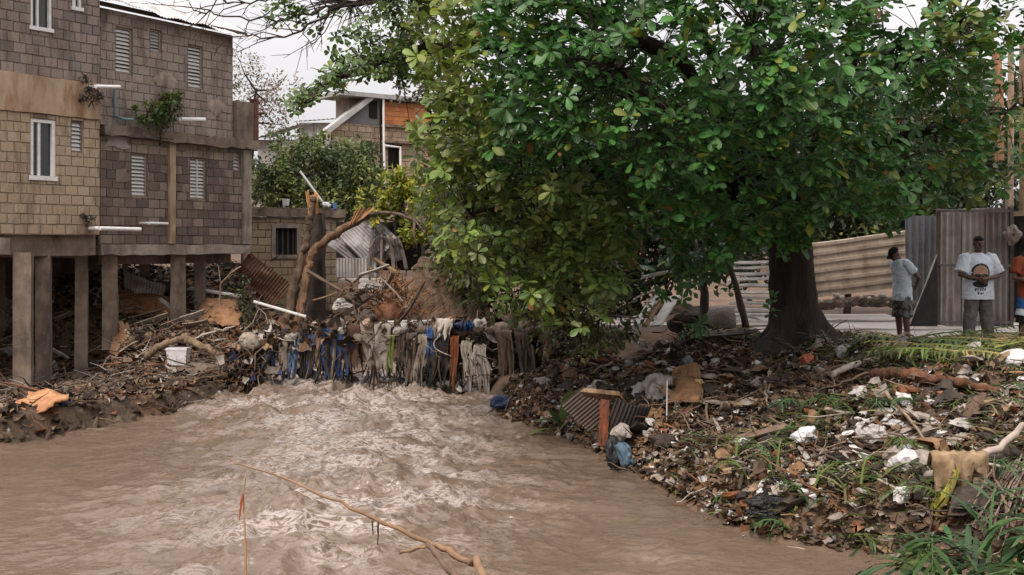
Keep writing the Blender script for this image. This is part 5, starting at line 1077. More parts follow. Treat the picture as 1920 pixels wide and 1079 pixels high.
for (nm, lb, ct, gp, ms, n, (s0, s1)) in KINDS:
    for k in range(n):
        if nm == 'plastic_bag' and k % 4:
            c = CL[int(rr.choice(len(CL), p=np.array([c[2] for c in CL])/sum(c[2] for c in CL)))]; px, py = rr.normal(c[0][0], c[1][0]), rr.normal(c[0][1], c[1][1])
        else: px = rr.uniform(1060, 1900); py = rr.uniform(655, min(990, 800+max(0, px-1100)*.55))
        p = G(px, py); x, y = p.x, p.y
        if dist_poly(np.array([x]), np.array([y]), RSH)[0] < .05: continue
        o = link(nm, ms[k % len(ms)], None, lb, ct, gp); s = s0+(s1-s0)*rr.uniform()**1.8; o.location = (x, y, gz(x, y)+s*.35+.03); o.scale = (s*rr.uniform(.8, 1.5), s, s*rr.uniform(.6, 1.1)); o.rotation_euler = (rr.uniform(-.6, .6), rr.uniform(-.6, .6), rr.uniform(0, 6.3))
for k in range(60):
    px = rr.uniform(960, 1915); py = rr.uniform(650, min(1000, 770+max(0, px-1050)*.5)); p = G(px, py)
    if dist_poly(np.array([p.x]), np.array([p.y]), RSH)[0] < .05: continue
    a = rr.uniform(0, 6.28); L_ = rr.uniform(.5, 1.7); e = Vector((math.cos(a), math.sin(a)*.7, 0)); q = []
    for f in (-.5, -.15, .2, .5): v = p + e*L_*f; q.append(Vector((v.x, v.y, gz(v.x, v.y)+.08+rr.uniform(-.03, .14)+ (abs(f) > .4)*rr.uniform(-.05, .15))))
    branch('bare brown branch lying in the right bank debris', q, rr.uniform(.009, .022), .004, np.array(((.2, .14, .1), (.32, .24, .17), (.09, .065, .05), (.4, .34, .28), (.26, .12, .06))[int(rr.choice(5, p=[.35, .2, .25, .1, .1]))]), int(rr.integers(1, 4)), 600+k, group='branches on the right bank')
for k in range(26):
    px = rr.uniform(1080, 1880); py = rr.uniform(655, min(930, 740+max(0, px-1100)*.4)); p = G(px, py); a = rr.uniform(0, 6.28); L_ = rr.uniform(.25, .7); e = Vector((math.cos(a), math.sin(a), rr.normal(.1, .2)))
    plank('short weathered plank lying in the right bank debris', p + Vector((0, 0, .07)), p + e*L_ + Vector((0, 0, .12)), rr.uniform(.05, .13), .025, np.array(((.36, .3, .25), (.2, .14, .1), (.3, .2, .12), (.46, .42, .38))[k % 4]), rr.uniform(-.6, .6), 800+k, group='planks on the right bank')

for k in range(46):
    px = rr.uniform(1000, 1890); py = rr.uniform(655, min(960, 745+max(0, px-1080)*.45)); p = G(px, py)
    if dist_poly(np.array([p.x]), np.array([p.y]), RSH)[0] < .1: continue
    a = rr.uniform(0, 6.28); wd, ln = rr.uniform(.05, .12), rr.uniform(.07, .2); e1 = Vector((math.cos(a), math.sin(a), rr.normal(0, .3)))*ln; e2 = Vector((-math.sin(a), math.cos(a), rr.normal(.2, .4)))*wd; p = p + Vector((0, 0, .1)); c = ((.34, .3, .27), (.16, .11, .08), (.28, .17, .1), (.5, .47, .45), (.07, .06, .055))[k % 5]; o = mound(('torn grey sheet crumpled on the right bank', 'torn muddy brown sheet crumpled on the right bank', 'torn rusty tan sheet crumpled on the right bank', 'torn whitish sheet crumpled on the right bank', 'torn blackish sheet crumpled on the right bank')[k % 5], 'torn_sheet', 'sheet', (p-e1-e2, p+e1-e2, p+e1+e2, p-e1+e2), c, M_cloth, 900+k, .006, .05, (9, 7)); o['group'] = 'torn %s sheets on the right bank' % ('grey', 'brown', 'tan', 'whitish', 'blackish')[k % 5]; o.data.polygons.foreach_set('use_smooth', np.zeros(len(o.data.polygons), bool))
# ---- pieces one can point to
def up(px, py, dz=.05, fwd=0.): p = G(px, py); return p + Vector((0, -fwd, dz))
dS = 15.4
put('painted_board', plank_mb(P(1130, 838, dS), P(1134, 748, dS+.1), .12, .04, (.3, .085, .04), 1.5, 9, 1), M_torn, 'orange painted board standing upright at the waterline of the debris', 'board')
put('board', plank_mb(P(1092, 736, 15.6), P(1166, 744, 15.5), .2, .06, (.36, .23, .14), .5, 9, 2), M_torn, 'tan board lying flat on top of the orange upright board', 'board')
tin('dark curved corrugated sheet behind the orange upright board', P(1178, 782, 15.5), (.95, .1, -.25), (.15, -.4, .9), .5, .52, col=(.05, .042, .04), bend=-.1, seed=31, pitch=.05, amp=.014)
tin('dark ribbed sheet sloping left of the tan board', P(1098, 768, 16.0), (.6, .1, -.6), (.7, -.3, .6), .55, .45, col=(.13, .1, .085), seed=32, pitch=.05, amp=.012)
mound('rusty tan cushion cover spread on the debris slope', 'cushion', 'cushion', (up(1258, 772, .1), up(1316, 765, .1), up(1310, 716, .25), up(1272, 722, .25)), (.34, .19, .1), M_cloth, 12, .05, .05)
mound('grey torn sheet beside the rusty cushion cover', 'torn_sheet', 'cloth', (up(1205, 765, .08), up(1250, 760, .08), up(1255, 735, .18), up(1212, 740, .2)), (.4, .37, .36), M_cloth, 14, .02, .09)
lump('plastic_bag', 'pale wad with an orange mark below the dark curved sheet', 'bag', P(1165, 812, 15.3), .13, (.38, .33, .3), 31, (1, .8, .8)); lump('plastic_bag', 'faded blue bag at the waterline below the pale wad', 'bag', P(1172, 855, 14.9), .16, (.09, .15, .21), 32, (.7, .6, 1.1)); lump('plastic_bag', 'black bag left of the faded blue bag at the waterline', 'bag', P(1150, 848, 15.0), .18, (.02, .022, .024), 33, (.7, .6, 1.1))
lump('plastic_bag', 'dark blue bag in the shallows at the foot of the dam', 'bag', P(945, 756, 19.6), .2, (.03, .05, .11), 34, (1.2, .7, .6))
pipe('thin white stick standing upright in the debris slope', P(1250, 792, 15.2), P(1251, 716, 15.5), .009, (.45, .42, .4), 'stick', 'stick')
M_black = mat('black_plastic', (.014, .014, .016), (.009, .009, .01), .3, spec=.45, bump=.6, bscale=12, dist=.04)
lump('garbage_bag', 'black garbage bag lying at the water edge of the right bank', 'bag', G(1448, 975) + Vector((0, .05, .1)), .25, (1, 1, 1), 36, (1.15, .6, .55), M_black, .32, rz=.2, sub=4)
o = lump('white_sack', 'large white sack at the right edge above the debris', 'sack', G(1900, 690) + Vector((0, 0, .1)), .2, (.66, .64, .63), 37, (1.1, .8, .7), rough=.2, rz=0)
for k, (px, py, s, c, lb) in enumerate(((1513, 832, .14, (.68, .68, .7), 'bright white torn bag alone in the middle of the debris slope'), (1632, 830, .16, (.45, .42, .4), 'pale grey bag right of the bright white torn bag'), (1700, 890, .17, (.6, .57, .58), 'white bag left of the tan hanging cloth'), (1690, 945, .1, (.6, .58, .57), 'small white bag low on the slope near the green fronds'), (1500, 905, .13, (.5, .46, .43), 'whitish bag above the black garbage bag'), (1585, 672, .15, (.6, .58, .57), 'white wad just below the trunk flare'), (1512, 685, .12, (.45, .13, .06), 'orange red wad near the white bent pipe'), (1310, 735, .1, (.5, .33, .15), 'yellow orange wad above the cushion cover'), (1290, 690, .12, (.14, .17, .19), 'blue grey wad near the fallen planks'))):
    lump('plastic_bag', lb, 'bag', up(px, py, .1), s, c, 50+k, (1, .7, .7), rough=.5)
bp_ = MB(); bp_.tube(curve([up(1532, 708, .12), up(1560, 716, .1), up(1568, 715, .12), up(1600, 704, .14), up(1645, 694, .16)], 16, 0), .045, 9, (.5, .42, .36)); put('bent_pipe', bp_, M_plastic, 'bent pale pipe lying below the trunk on the debris', 'pipe', smooth=True)
put('rotten_log', stick_mb([up(1640, 716, .1), up(1700, 726, .15), up(1780, 740, .16), up(1872, 752, .12)], .085, .04, 22, 9, (.22, .095, .05), 0, .012, sides=10), M_torn, 'reddish brown rotten log lying across the upper right debris', 'log', smooth=True)
put('rotten_log', stick_mb([up(1680, 742, .08), up(1730, 750, .1), up(1810, 758, .08)], .05, .03, 12, 10, (.36, .17, .08), 0, .02), M_wood, 'thinner reddish log under the rotten log', 'log', smooth=True)
# tan cloth hung over a branch at the right
dT = float(G(1800, 915).y) - .12
branch('pale branch rising to the right edge with the tan cloth over it', [up(1735, 915, .08), P(1800, 868, dT), P(1860, 840, dT+.1), P(1935, 795, dT+.3)], .05, .028, (.42, .35, .3), 1, 20)
o = drape_mb(PX(1745, dT), PX(1850, dT), PZ(858, dT), PZ(922, dT), dT - .05, (.38, .27, .17), .09, 4, .35, 91, .1, .008, .03); put('hanging_cloth', o, M_cloth, 'tan muddy cloth hanging over the pale branch at lower right', 'cloth', smooth=True)
o = drape_mb(PX(1772, dT), PX(1784, dT), PZ(872, dT), PZ(918, dT), dT - .13, (.3, .28, .06), .01, 1, .05, 92); put('ribbon', o, M_cloth, 'yellow ribbon on the tan hanging cloth', 'ribbon', smooth=True)
o = MB(); fr_ = np.random.default_rng(8)
for k in range(70):
    f = k/69; a = P(1895+60*f+fr_.normal(0, 6), 868+fr_.normal(0, 8), 11.3+fr_.normal(0, .08)); c = P(1825+120*f+fr_.normal(0, 8), 985+fr_.normal(0, 14), 10.4+fr_.normal(0, .12)); o.tube([a, (a+c)/2+Vector((fr_.normal(0, .02), 0, .05)), c], [.008, .01, .006], 4, np.array((.24, .17, .14))*fr_.uniform(.5, 1.4), caps=False)
for k in range(14):
    y_ = 885+7*k; o.tube([P(1885-4*k, y_, 11.15-.06*k), P(1915-2*k, y_+3, 11.15-.06*k), P(1950, y_-2, 11.15-.06*k)], .006, 4, (.18, .12, .1), caps=False)
put('fibre_net', o, M_wood, 'frayed brown net spread at the right edge above the green fronds', 'net')
# banana leaves in the shallows
def blade_mb(a, dirv, L_, wd, col, seed=0, arch=.5, mb=None, fold=.25):
    rr_ = np.random.default_rng(seed); d = Vector(dirv).normalized(); s = d.cross(Vector((0, 0, 1))).normalized(); n = 9; Gd = np.zeros((n, 3, 3)); p = Vector(a)
    for i in range(n):
        f = i/(n-1); e = (d + Vector((0, 0, -arch*f*1.6))).normalized(); p = p + e*(L_/(n-1)) if i else p; w_ = wd*math.sin(math.pi*min(1, .12+f*.9))**.8*.5
        for j, q in enumerate((-1, 0, 1)): Gd[i, j] = p + s*w_*q + Vector((0, 0, abs(q)*w_*fold + rr_.normal(0, .004)))
    b = mb or MB(); b.grid(Gd, col); return b
bn = thing('banana_plant', 'clump of broad green banana leaves at the right shoreline', 'plant', tuple(up(1062, 806, .0)))
dB = float(bn.location.y) - .1
for k, (px, py, dx, dz, L_, c) in enumerate(((1060, 800, -.6, .5, .5, (.07, .13, .03)), (1055, 790, .1, .9, .6, (.12, .17, .05)), (1070, 775, .8, .35, .6, (.16, .2, .06)), (1040, 806, -1, .2, .45, (.1, .15, .03)), (1065, 795, .7, .1, .5, (.04, .08, .03)), (1050, 800, -.3, .8, .45, (.05, .09, .03)))):
    subpart(bn, 'leaf_blade', blade_mb(P(px, py, dB), (dx, -.3, dz), L_*1.15, .16, c, k), M_leaf_s, True)
# fallen palm fronds at the upper right, green fronds at lower right
def frond(label, base, dirv, L_, seed, tint, group=None, name='palm_frond', n=26, ll=.42, droop=.5, wd=.03):
    rr_ = np.random.default_rng(seed); o = thing(name, label, 'frond', tuple(base), 0, group); d = Vector(dirv).normalized(); pts = [Vector((0, 0, 0))]
    for i in range(14): pts.append(pts[-1] + (d + Vector((0, 0, -droop*i/14))).normalized()*(L_/14))
    b = MB(); b.tube(pts, np.linspace(.018, .004, 15), 5, np.array(tint)*np.array((1.8, 1.5, 1.6))); b.build('stem', M_wood, o)
    for i in range(n):
        f = .12+.86*i/n; k = f*14; p = pts[int(k)].lerp(pts[min(int(k)+1, 14)], k-int(k)); t = (pts[min(int(k)+1, 14)]-pts[max(int(k)-1, 0)]).normalized(); s = t.cross(Vector((0, 0, 1))).normalized() * (1 if i % 2 else -1)
        e = t*rr_.uniform(.5, .9) + s*rr_.uniform(.4, .9) + Vector((0, 0, rr_.uniform(-.25, .3))); bl = blade_mb(p, e, ll*(1-.5*f)*rr_.uniform(.7, 1.1), wd, np.clip(np.array(tint)*rr_.uniform(.6, 1.5)*(1+rr_.normal(0, .08, 3)), .01, .5), seed*50+i, .45); bl.build('leaflet', M_leaf_s, o, True)
    return o
FR = np.random.default_rng(9)
for k in range(32):
    px, py = FR.uniform(1680, 1915), FR.uniform(646, 700); a = FR.uniform(-.5, .5) + (math.pi if k % 2 else 0); frond('flattened green palm frond lying on the bank in front of the standing men', up(px, py, .16), (math.cos(a), -.3+FR.normal(0, .2), .22), FR.uniform(.8, 1.3), 30+k, ((.13, .17, .045), (.25, .23, .08), (.09, .14, .035))[k % 3], 'fronds in front of the men', n=20, ll=.5, droop=.25, wd=.03)
for k in range(28):
    bx_, by_ = FR.uniform(3.25, 5.0), FR.uniform(8.0, 9.6); z0 = max(gz(bx_, by_), 0); frond('long drooping green cane frond in the lower right corner', (bx_, by_, z0+FR.uniform(0, .25)), (FR.normal(-.25, .5), FR.normal(-.1, .4), .9), FR.uniform(.7, 1.15), 60+k, ((.05, .1, .025), (.09, .14, .035), (.04, .085, .03))[k % 3], 'green cane fronds in the corner', 'cane_frond', 18, .6, 1.5, .05)
for k, (px, py) in enumerate(tuple((float(FR.uniform(1330, 1860)), float(FR.uniform(750, 960))) for _ in range(18)) + ((1480, 1000), (1590, 1015), (1440, 850), (1650, 905), (1560, 770), (1680, 835), (1450, 900), (1380, 870), (1520, 960))):
    a = FR.uniform(0, 6.28); frond('green grass tuft growing through the right bank debris', up(px, py, .02), (math.cos(a)*.6, math.sin(a)*.4-.3, .6), FR.uniform(.35, .55), 90+k, ((.05, .1, .03), (.08, .12, .03))[k % 2], 'grass tufts on the right bank', 'grass_tuft', 16, .34, 1.2, .02)

# ================================================================ behind the tree
o = thing('corrugated_fence', 'grey upright corrugated metal fence behind the standing men', 'fence', tuple(P(1795, 620, 22.2)))
for k, (xa, xb, yt, d, c) in enumerate(((1697, 1757, 404, 23.4, (.22, .23, .26)), (1760, 1806, 392, 22.4, (.42, .38, .36)), (1803, 1850, 390, 22.35, (.38, .35, .33)), (1847, 1893, 388, 22.3, (.22, .2, .19)))):
    zt_, zb_ = PZ(yt, d), 1.32; subpart(o, 'panel', tin_mb(((PX(xa, d)+PX(xb, d))/2, d, (zt_+zb_)/2), (1, .05, 0), (0, 0, 1), PX(xb, d)-PX(xa, d), zt_-zb_, pitch=.13, amp=.03, col=c, seed=k, crumple=.03), M_metal)
for (a, b_) in ((P(1759, 392, 22.3), P(1759, 622, 22.3)), (P(1896, 386, 22.3), P(1896, 622, 22.3))): subpart(o, 'post', plank_mb(a, b_, .07, .07, (.1, .085, .075)), M_wood)
for y_ in (498, 396, 605): subpart(o, 'rail', plank_mb(P(1760, y_, 22.22), P(1894, y_, 22.2), .05, .05, (.16, .14, .13)), M_wood)
o = MB(); V = [P(1704, 612, 21.8), P(1757, 478, 21.95), P(1758, 612, 21.85)]; o.add([tuple(v) for v in V] + [(v.x, v.y + .03, v.z) for v in V], [(0, 2, 1), (3, 4, 5), (0, 1, 4, 3), (1, 2, 5, 4), (2, 0, 3, 5)]); put('leaning_sheet', o, mat('black_sheet', (.022, .02, .02), (.012, .011, .011), .7), 'black triangular sheet leaning against the grey fence behind the capped man', 'sheet')
plank('thin pale batten along the edge of the dark leaning sheet', P(1703, 612, 21.76), P(1757, 477, 21.9), .022, .022, (.4, .36, .33), 0, 4, 'batten')
# tan ribbed sheet, strip by strip
o = thing('ribbed_sheet', 'leaning tan ribbed metal sheet of wide strips right of the trunk', 'metal sheet', tuple(P(1610, 560, 24)))
for k in range(6):
    ya, yb = 460+k*17.0, 460+(k+1)*17.0; c = np.array((.62, .5, .4))*rng.uniform(.88, 1.1); d = 24.2-.02*k; Gd = []
    for t in np.linspace(0, 1, 8):
        x = 1500+t*197; dy = -25*t + .9*math.sin(t*5+k); Gd.append([tuple(P(x, ya+dy, d)), tuple(P(x, ya+dy+1.5, d-.07)), tuple(P(x, ya+dy+4, d-.07)), tuple(P(x, ya+dy+5, d)), tuple(P(x, yb+dy+.5, d-.03))])
    subpart(o, 'strip', MB().slab(Gd, .02, c), M_metal)
for k in range(7): lump('rubble', 'dark rubble lump in the low row under the tan ribbed sheet', 'rubble', P(1545+26*k, 568+rng.uniform(-3, 3), 23.3), .2, (.5, .45, .4), 70+k, (1.2, .7, .55), MATS['rough_conc'], .3, group='rubble under the ribbed sheet')
for k in range(8): lump('rubble', 'pale rubble stone lying on top of the low rubble row', 'rubble', P(1540+22*k+rng.uniform(-8, 8), 557+rng.uniform(-4, 10), 23.15), .07, (.45, .4, .36), 80+k, (1, .7, .6), M_scrap, .3, group='pale stones on the rubble row')
# wooden house at the right edge
o = thing('wooden_house', 'tan wooden house front at the right edge above the fence', 'house', tuple(P(1930, 620, 25.5)))
for k in range(9):
    xa = 1884+k*22; subpart(o, 'board', plank_mb(P(xa+11, 400, 25.5+.01*(k % 2)), P(xa+11, 70, 25.5+.01*(k % 2)), 22*25.5/F-.006, .03, np.array((.42, .29, .19))*rng.uniform(.7, 1.15), 0, 6, k), M_wood)
subpart(o, 'post', plank_mb(P(1874, 300, 24.8), P(1868, 95, 24.8), .26, .1, (.38, .2, .11), 0, 6, 3), M_wood); subpart(o, 'post', plank_mb(P(1893, 620, 24.9), P(1892, 330, 24.9), .16, .1, (.34, .25, .19), 0, 6, 4), M_wood)
q = MB(); q.box(tuple(P(1985, 510, 26.2)), (2.2, 1.0, 2.7)); subpart(o, 'interior_shade', q, M_dark); subpart(o, 'beam', plank_mb(P(1880, 402, 25.3), P(2090, 398, 25.3), .14, .1, (.2, .14, .1)), M_wood)  # black box stands in for shade in the opening below the boards
lump('cloth_bundle', 'grey cloth bundle hanging at the right edge above the man in orange', 'cloth', P(1898, 440, 22.0), .17, (.3, .25, .23), 55, (.8, .7, 1), M_cloth, .5); lump('cloth_bundle', 'black bundle hanging beside the grey cloth bundle', 'cloth', P(1917, 452, 22.0), .16, (.02, .02, .022), 56, (.8, .7, 1.1), M_cloth, .4)
# boards, slats and thin trees left of the trunk
o = thing('board_stack', 'stack of pale boards and slats left of the almond trunk', 'boards', tuple(P(1420, 605, 22)))
for k in range(11):
    y_ = 602-k*11; d = 22.2+.05*k; subpart(o, 'board', plank_mb(P(1372+rng.uniform(-8, 8), y_, d), P(1452, y_+rng.uniform(-3, 3), d), .11, .05, np.array((.68, .64, .62))*rng.uniform(.75, 1.1), rng.uniform(-.3, .3), 5, k), M_wood)
for k, (a, b_, wd, c) in enumerate((((1195, 610), (1228, 556), .16, (.66, .64, .63)), ((1210, 612), (1240, 562), .1, (.28, .16, .1)), ((1230, 612), (1266, 556), .22, (.6, .57, .55)))): plank(('pale fallen plank leaning left of the trunk, left of three', 'brown fallen plank between the two pale leaning planks', 'wide pale fallen plank leaning left of the trunk, right of three')[k], P(*a, 20.2), P(*b_, 21.2), wd, .03, c, .2, k)
plank('long grey plank lying flat at the foot of the almond tree', P(1305, 630, 19.3), P(1412, 622, 19.8), .3, .06, (.33, .29, .26), .2, 9); plank('pale plank ends piled left of the leaning planks', P(1172, 600, 20.6), P(1232, 582, 20.8), .12, .04, (.5, .46, .43), 0, 10); plank('pale plank in the pile above the other left plank', P(1190, 560, 21), P(1235, 540, 21.3), .1, .03, (.55, .5, .47), .4, 11); plank('upper pale plank hanging in the leaves left of the trunk', P(1205, 520, 21), P(1262, 508, 21.2), .1, .03, (.5, .47, .45), .5, 12)
lump('boulder', 'smooth grey boulder behind the foot of the almond tree', 'stone', P(1352, 600, 20.4), .32, (.34, .3, .28), 61, (1, .8, .8), M_scrap, .12, smooth=True)
branch('thin dark tree stem leaning left of the almond trunk', [P(1398, 615, 20.4), P(1385, 560, 20.5), P(1362, 480, 20.6), P(1340, 400, 20.6)], .07, .045, (.1, .075, .065), 2, 33, 'thin_stem', cat='stem'); branch('dark short stem between the boulder and the leaning planks', [P(1318, 612, 20.6), P(1322, 560, 20.7), P(1318, 490, 20.8), P(1305, 420, 20.8)], .09, .05, (.05, .04, .036), 1, 34, 'thin_stem', cat='stem')
lump('dark_heap', 'dark heap behind the leaning planks', 'heap', P(1290, 606, 21), .34, (.08, .07, .065), 62, (1.2, .8, .55), M_scrap, .4)
drape('orange tan cloth caught in the leaves left of the trunk', 1182, 1206, 425, 485, 19.6, (.55, .3, .17), 95, fold=.05, rag=.3); drape('small orange rag in the leaves right of the larger orange cloth', 1255, 1275, 425, 445, 19.6, (.5, .26, .16), 96, fold=.03, rag=.1)

# ================================================================ foreground branch over the water
fb = thing('fallen_branch', 'long bare forked branch reaching over the water in the foreground', 'branch', (.2, 3.6, 1.1))
subpart(fb, 'stem', stick_mb([(.25, 3.5, 1.05), P(908, 1086, 4.6), P(880, 1055, 5.0), P(830, 1028, 5.3), P(795, 1014, 5.5), P(740, 990, 5.8), P(680, 962, 6.1), P(600, 926, 6.5), P(520, 893, 6.9), P(455, 873, 7.2), P(425, 860, 7.4)], .019, .003, 44, 4, (.27, .16, .09), 0, .004), M_wood, True)
subpart(fb, 'fork', stick_mb([P(802, 1018, 5.45), P(820, 1042, 5.2), P(845, 1072, 4.9), P(870, 1110, 4.5), (.2, 3.6, 1.0)], .014, .014, 16, 5, (.16, .1, .065), 0, .004), M_wood, True)
subpart(fb, 'fork', stick_mb([P(800, 1024, 5.45), P(775, 1031, 5.5), P(750, 1037, 5.6)], .009, .008, 8, 6, (.3, .18, .1), 0, .002), M_wood, True)
subpart(fb, 'twig', stick_mb([P(709, 977, 5.95), P(709, 1000, 5.95), P(708, 1022, 5.95)], .007, .003, 6, 7, (.1, .08, .06), 0, .001), M_wood, True); subpart(fb, 'twig', stick_mb([P(699, 974, 5.96), P(699, 990, 5.96), P(699, 1003, 5.96)], .006, .003, 6, 8, (.1, .08, .06), 0, .001), M_wood, True)
tg = thing('upright_twig', 'thin upright twig with one orange dead leaf in the foreground', 'twig', tuple(P(460, 1090, 5.5)))
subpart(tg, 'stem', stick_mb([P(461, 1180, 5.5), P(461, 1079, 5.5), P(459, 1000, 5.55), P(457, 930, 5.6), P(462, 888, 5.6)], .007, .003, 14, 9, (.36, .22, .12), 0, .001), M_wood, True)
subpart(tg, 'dead_leaf', blade_mb(P(455, 926, 5.58), (-.12, 0, -1), .15, .055, (.5, .13, .04), 3, .0, fold=.5), M_leaf_s, True)
# ================================================================ people
from mathutils.bvhtree import BVHTree
M_skin = mat('skin', (.11, .06, .042), (.085, .046, .032), .5, scale=12, bump=.1, spec=.4)
M_tee_w = mat('white_tee', (.62, .66, .74), (.54, .58, .66), .9, scale=6, bump=.5, bscale=22, dist=.02, spec=.1)
M_tee_g = mat('grey_white_tee', (.62, .68, .77), (.52, .58, .66), .9, scale=30, bump=.5, bscale=22, dist=.02, spec=.1)
M_tee_o = mat('rust_tee', (.23, .06, .03), (.16, .042, .022), .9, scale=6, bump=.5, bscale=22, dist=.02, spec=.1)
M_jean = mat('grey_trousers', (.16, .145, .14), (.1, .09, .088), .9, scale=9, bump=.6, bscale=20, dist=.02, spec=.1)
M_camo = mat('camo_shorts', (.17, .165, .16), (.04, .04, .042), .9, scale=11, detail=3, lo=.46, hi=.54, bump=.5, dist=.02, spec=.1)
M_black_c = mat('black_cloth', (.018, .018, .02), (.012, .012, .012), .9, spec=.1)
M_blue_c = mat('blue_cloth', (.03, .1, .27), (.02, .07, .2), .9, spec=.1); M_white_c = mat('white_cloth', (.55, .6, .66), (.48, .53, .6), .9, spec=.1); M_hair = mat('hair', (.012, .01, .009), (.02, .016, .013), .85, scale=60, bump=.8); M_hair_l = mat('light_hair', (.34, .19, .08), (.2, .1, .05), .85, scale=40, bump=.8)
def ring_loft(b, secs, n=16, ax=(0, 0)):
    """secs: (x, y, z, rx, ry)"""
    V = [(x + rx*math.cos(2*math.pi*k/n), y + ry*math.sin(2*math.pi*k/n), z) for (x, y, z, rx, ry) in secs for k in range(n)]; m = len(secs)
    b.add(V, [(i*n+k, i*n+(k+1) % n, (i+1)*n+(k+1) % n, (i+1)*n+k) for i in range(m-1) for k in range(n)] + [tuple(range(n-1, -1, -1)), tuple(range((m-1)*n, m*n))])
def ball(b, c, r3, n=10):
    ring_loft(b, [(c[0], c[1], c[2]+r3[2]*math.cos(math.pi*(1-i/6)), max(.001, r3[0]*math.sin(math.pi*i/6)), max(.001, r3[1]*math.sin(math.pi*i/6))) for i in range(7)], n)
def head_mb(b, c, tilt, turn):
    """head about its centre c; facing -y; tilt > 0 looks down"""
    h = MB(); ring_loft(h, [(0, .012, -.15, .052, .056), (0, .012, -.1, .055, .06), (0, -.012, -.105, .05, .07), (0, -.012, -.075, .064, .088), (0, -.004, -.03, .073, .097), (0, .004, .03, .077, .101), (0, .006, .075, .07, .092), (0, .006, .105, .046, .062), (0, .006, .118, .012, .016)])
    ball(h, (0, -.102, -.022), (.017, .02, .026)); ball(h, (0, -.092, .02), (.05, .016, .012)); ball(h, (0, -.09, -.066), (.028, .014, .014)); ball(h, (0, -.084, -.1), (.026, .016, .014))
    for s in (-1, 1): ball(h, (s*.079, .012, -.01), (.012, .02, .032)); ball(h, (s*.045, -.08, -.03), (.02, .016, .016))
    Rm = np.array(Matrix.Rotation(turn, 3, 'Z') @ Matrix.Rotation(tilt, 3, 'X'))
    for v, in zip(h.v): pass
    k0 = b.n
    V = np.concatenate(h.v) @ Rm.T + np.array(c); b.add(V, h.f); return Rm
def hand_mb(b, wr, fwd, side, palm_n, curl=.5):
    """wr wrist, fwd along the fingers, side towards the thumb, palm_n out of the palm"""
    wr, fwd, side, pn = [np.array(v, float) for v in (wr, fwd, side, palm_n)]; fwd /= np.linalg.norm(fwd); side -= fwd*side.dot(fwd); side /= np.linalg.norm(side); pn = np.cross(fwd, side)*np.sign(np.cross(fwd, side).dot(pn) or 1)
    b.tube([wr, wr+fwd*.03, wr+fwd*.065, wr+fwd*.09], [.028, .034, .038, .034], 10, oval=1); 
    for k, L_ in enumerate((.072, .08, .074, .058)):
        p = wr + fwd*.085 + side*(.03-.02*k); q1 = p + (fwd*(1-curl*.3)+pn*curl*.5)*L_*.45; q2 = q1 + (fwd*(1-curl)+pn*curl)*L_*.35; q3 = q2 + (fwd*(1-1.4*curl)+pn*curl*1.3)*L_*.25; b.tube([p, q1, q2, q3], [.0095, .009, .0085, .007], 7)
    p = wr + fwd*.03 + side*.03; b.tube([p, p+side*.03+fwd*.025, p+side*.035+fwd*.058], [.013, .011, .009], 7)
TMP = []
def later(name, mb, m, parent, vox=.008, smooth=3):
    me = mb.mesh(name); o = link(name, me, parent); md = o.modifiers.new('r', 'REMESH'); md.mode = 'VOXEL'; md.voxel_size = vox; md.use_smooth_shade = True
    if smooth: s = o.modifiers.new('s', 'SMOOTH'); s.iterations = smooth; s.factor = .5
    TMP.append((o, m)); return o
